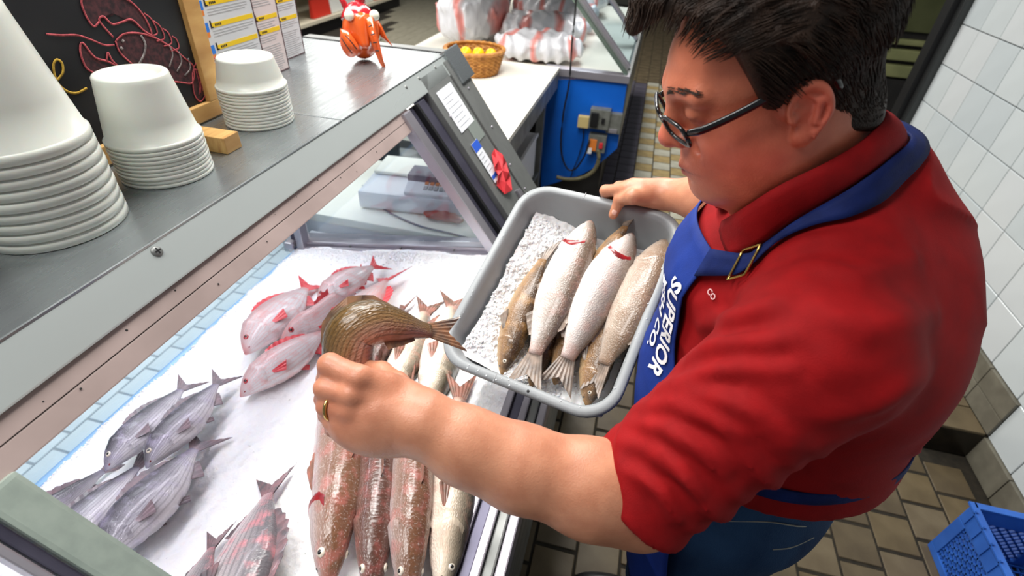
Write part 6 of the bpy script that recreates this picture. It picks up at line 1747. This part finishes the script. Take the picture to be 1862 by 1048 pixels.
# little chest embroidery
for body, px, sz in (('CO', (1296, 536), .012),):
    h_ = hit(px)
    if h_ is None: continue
    nn = grad(shirt, h_, .006); ru = nrm(np.array((0, -1.0, 0)) - nn * (-nn[1])); uu = np.cross(nn, ru); vs, fs = text_mesh(body, sz)
    vv = [h_ + nn * .003 + ru * p[0] + uu * p[1] for p in vs]; child(mesh('embroidery', vv, fs, m_pink))

# ---- jeans and shoes
m_denim = mat('blue_denim', (44, 74, 110), 0.8, c2=(26, 48, 80), nscale=9, bump=0.2, bscale=500, stretch=(1, 1, .4), spec=0.2)
v, f = isosurf(denim, (.05, .40, .02), (.6, 1.05, 1.12), .0075)
child(mesh_np('jeans', v, f, m_denim))
m_stitch = mat('pale_stitching', (150, 150, 140), 0.8)
for pts in (((1320, 948), (1400, 950), (1460, 958), (1515, 950)), ((1405, 1000), (1440, 996), (1480, 978)), ((1405, 1000), (1412, 1046))):
    P = [hit(p, denim) for p in pts]; P = [p for p in P if p is not None]
    if len(P) > 1: child(tube('stitching', catmull(P, 14), .0012, m_stitch, None, 5))
m_shoe = mat('black_work_shoe', (22, 22, 24), 0.4, c2=(34, 34, 36), nscale=20)
for y in (.60, .81):
    def shoe(p):
        d = d_ell(p, (.24, y, .045), (.15, .048, .05)); d = smin(d, d_ell(p, (.32, y, .08), (.06, .045, .07)), .03)
        return np.maximum(d, -p[:, 2] + .001)
    v, f = isosurf(shoe, (.05, y - .1, -.02), (.45, y + .1, .2), .007); child(mesh_np('shoe', v, f, m_shoe))

# ---- eyeglasses
m_frame = mat('black_acetate', (14, 14, 16), 0.25, coat=0.5)
gl = empty('eyeglasses', HP((.1, 0, .015)), 'black rectangular eyeglasses worn low on the man\'s nose', 'eyeglasses')
m_lens = glass('spectacle_lens', (246, 248, 248), 0.05)
for sg in (1, -1):
    C_ = np.array((.1085, sg * .034, .008)); wv2 = np.array((-.22, sg * 1.0, 0)); wv2 = wv2 / np.linalg.norm(wv2); uv2 = np.array((.22, 0, 1.0)); uv2 = uv2 / np.linalg.norm(uv2)
    pts = []
    for t_ in np.linspace(0, 2 * math.pi, 33):
        cx_, cy_ = np.sign(math.cos(t_)) * abs(math.cos(t_)) ** .55, np.sign(math.sin(t_)) * abs(math.sin(t_)) ** .55
        pts.append(HP(C_ + wv2 * .0255 * cx_ + uv2 * .0150 * cy_))
    fo_ = tube('frame', pts, .0026, m_frame, gl, 8, HF)
    n_ = len(pts) - 1; c_ = sum(pts[:-1]) / n_
    ln = mesh('lens', [p - HF * .0006 for p in pts[:-1]] + [p + HF * .0006 for p in pts[:-1]], [tuple(range(n_)), tuple(range(2 * n_ - 1, n_ - 1, -1))] + [(k, (k + 1) % n_, n_ + (k + 1) % n_, n_ + k) for k in range(n_)], m_lens); keep(ln, gl)
    tp = [HP(p) for p in ((.1015, sg * .060, .014), (.085, sg * .069, .016), (.045, sg * .0775, .024), (.005, sg * .0805, .033), (-.020, sg * .0815, .036), (-.036, sg * .080, .026), (-.044, sg * .078, .008))]
    tube('temple', catmull(tp, 30), np.interp(np.linspace(0, 1, 30), [0, .1, .7, 1], [.0042, .0052, .0046, .0034]), m_frame, gl, 8, HL, .6)
tube('bridge', catmull([HP((.1135, .010, .014)), HP((.117, 0, .016)), HP((.1135, -.010, .014))], 8), .002, m_frame, gl, 8)
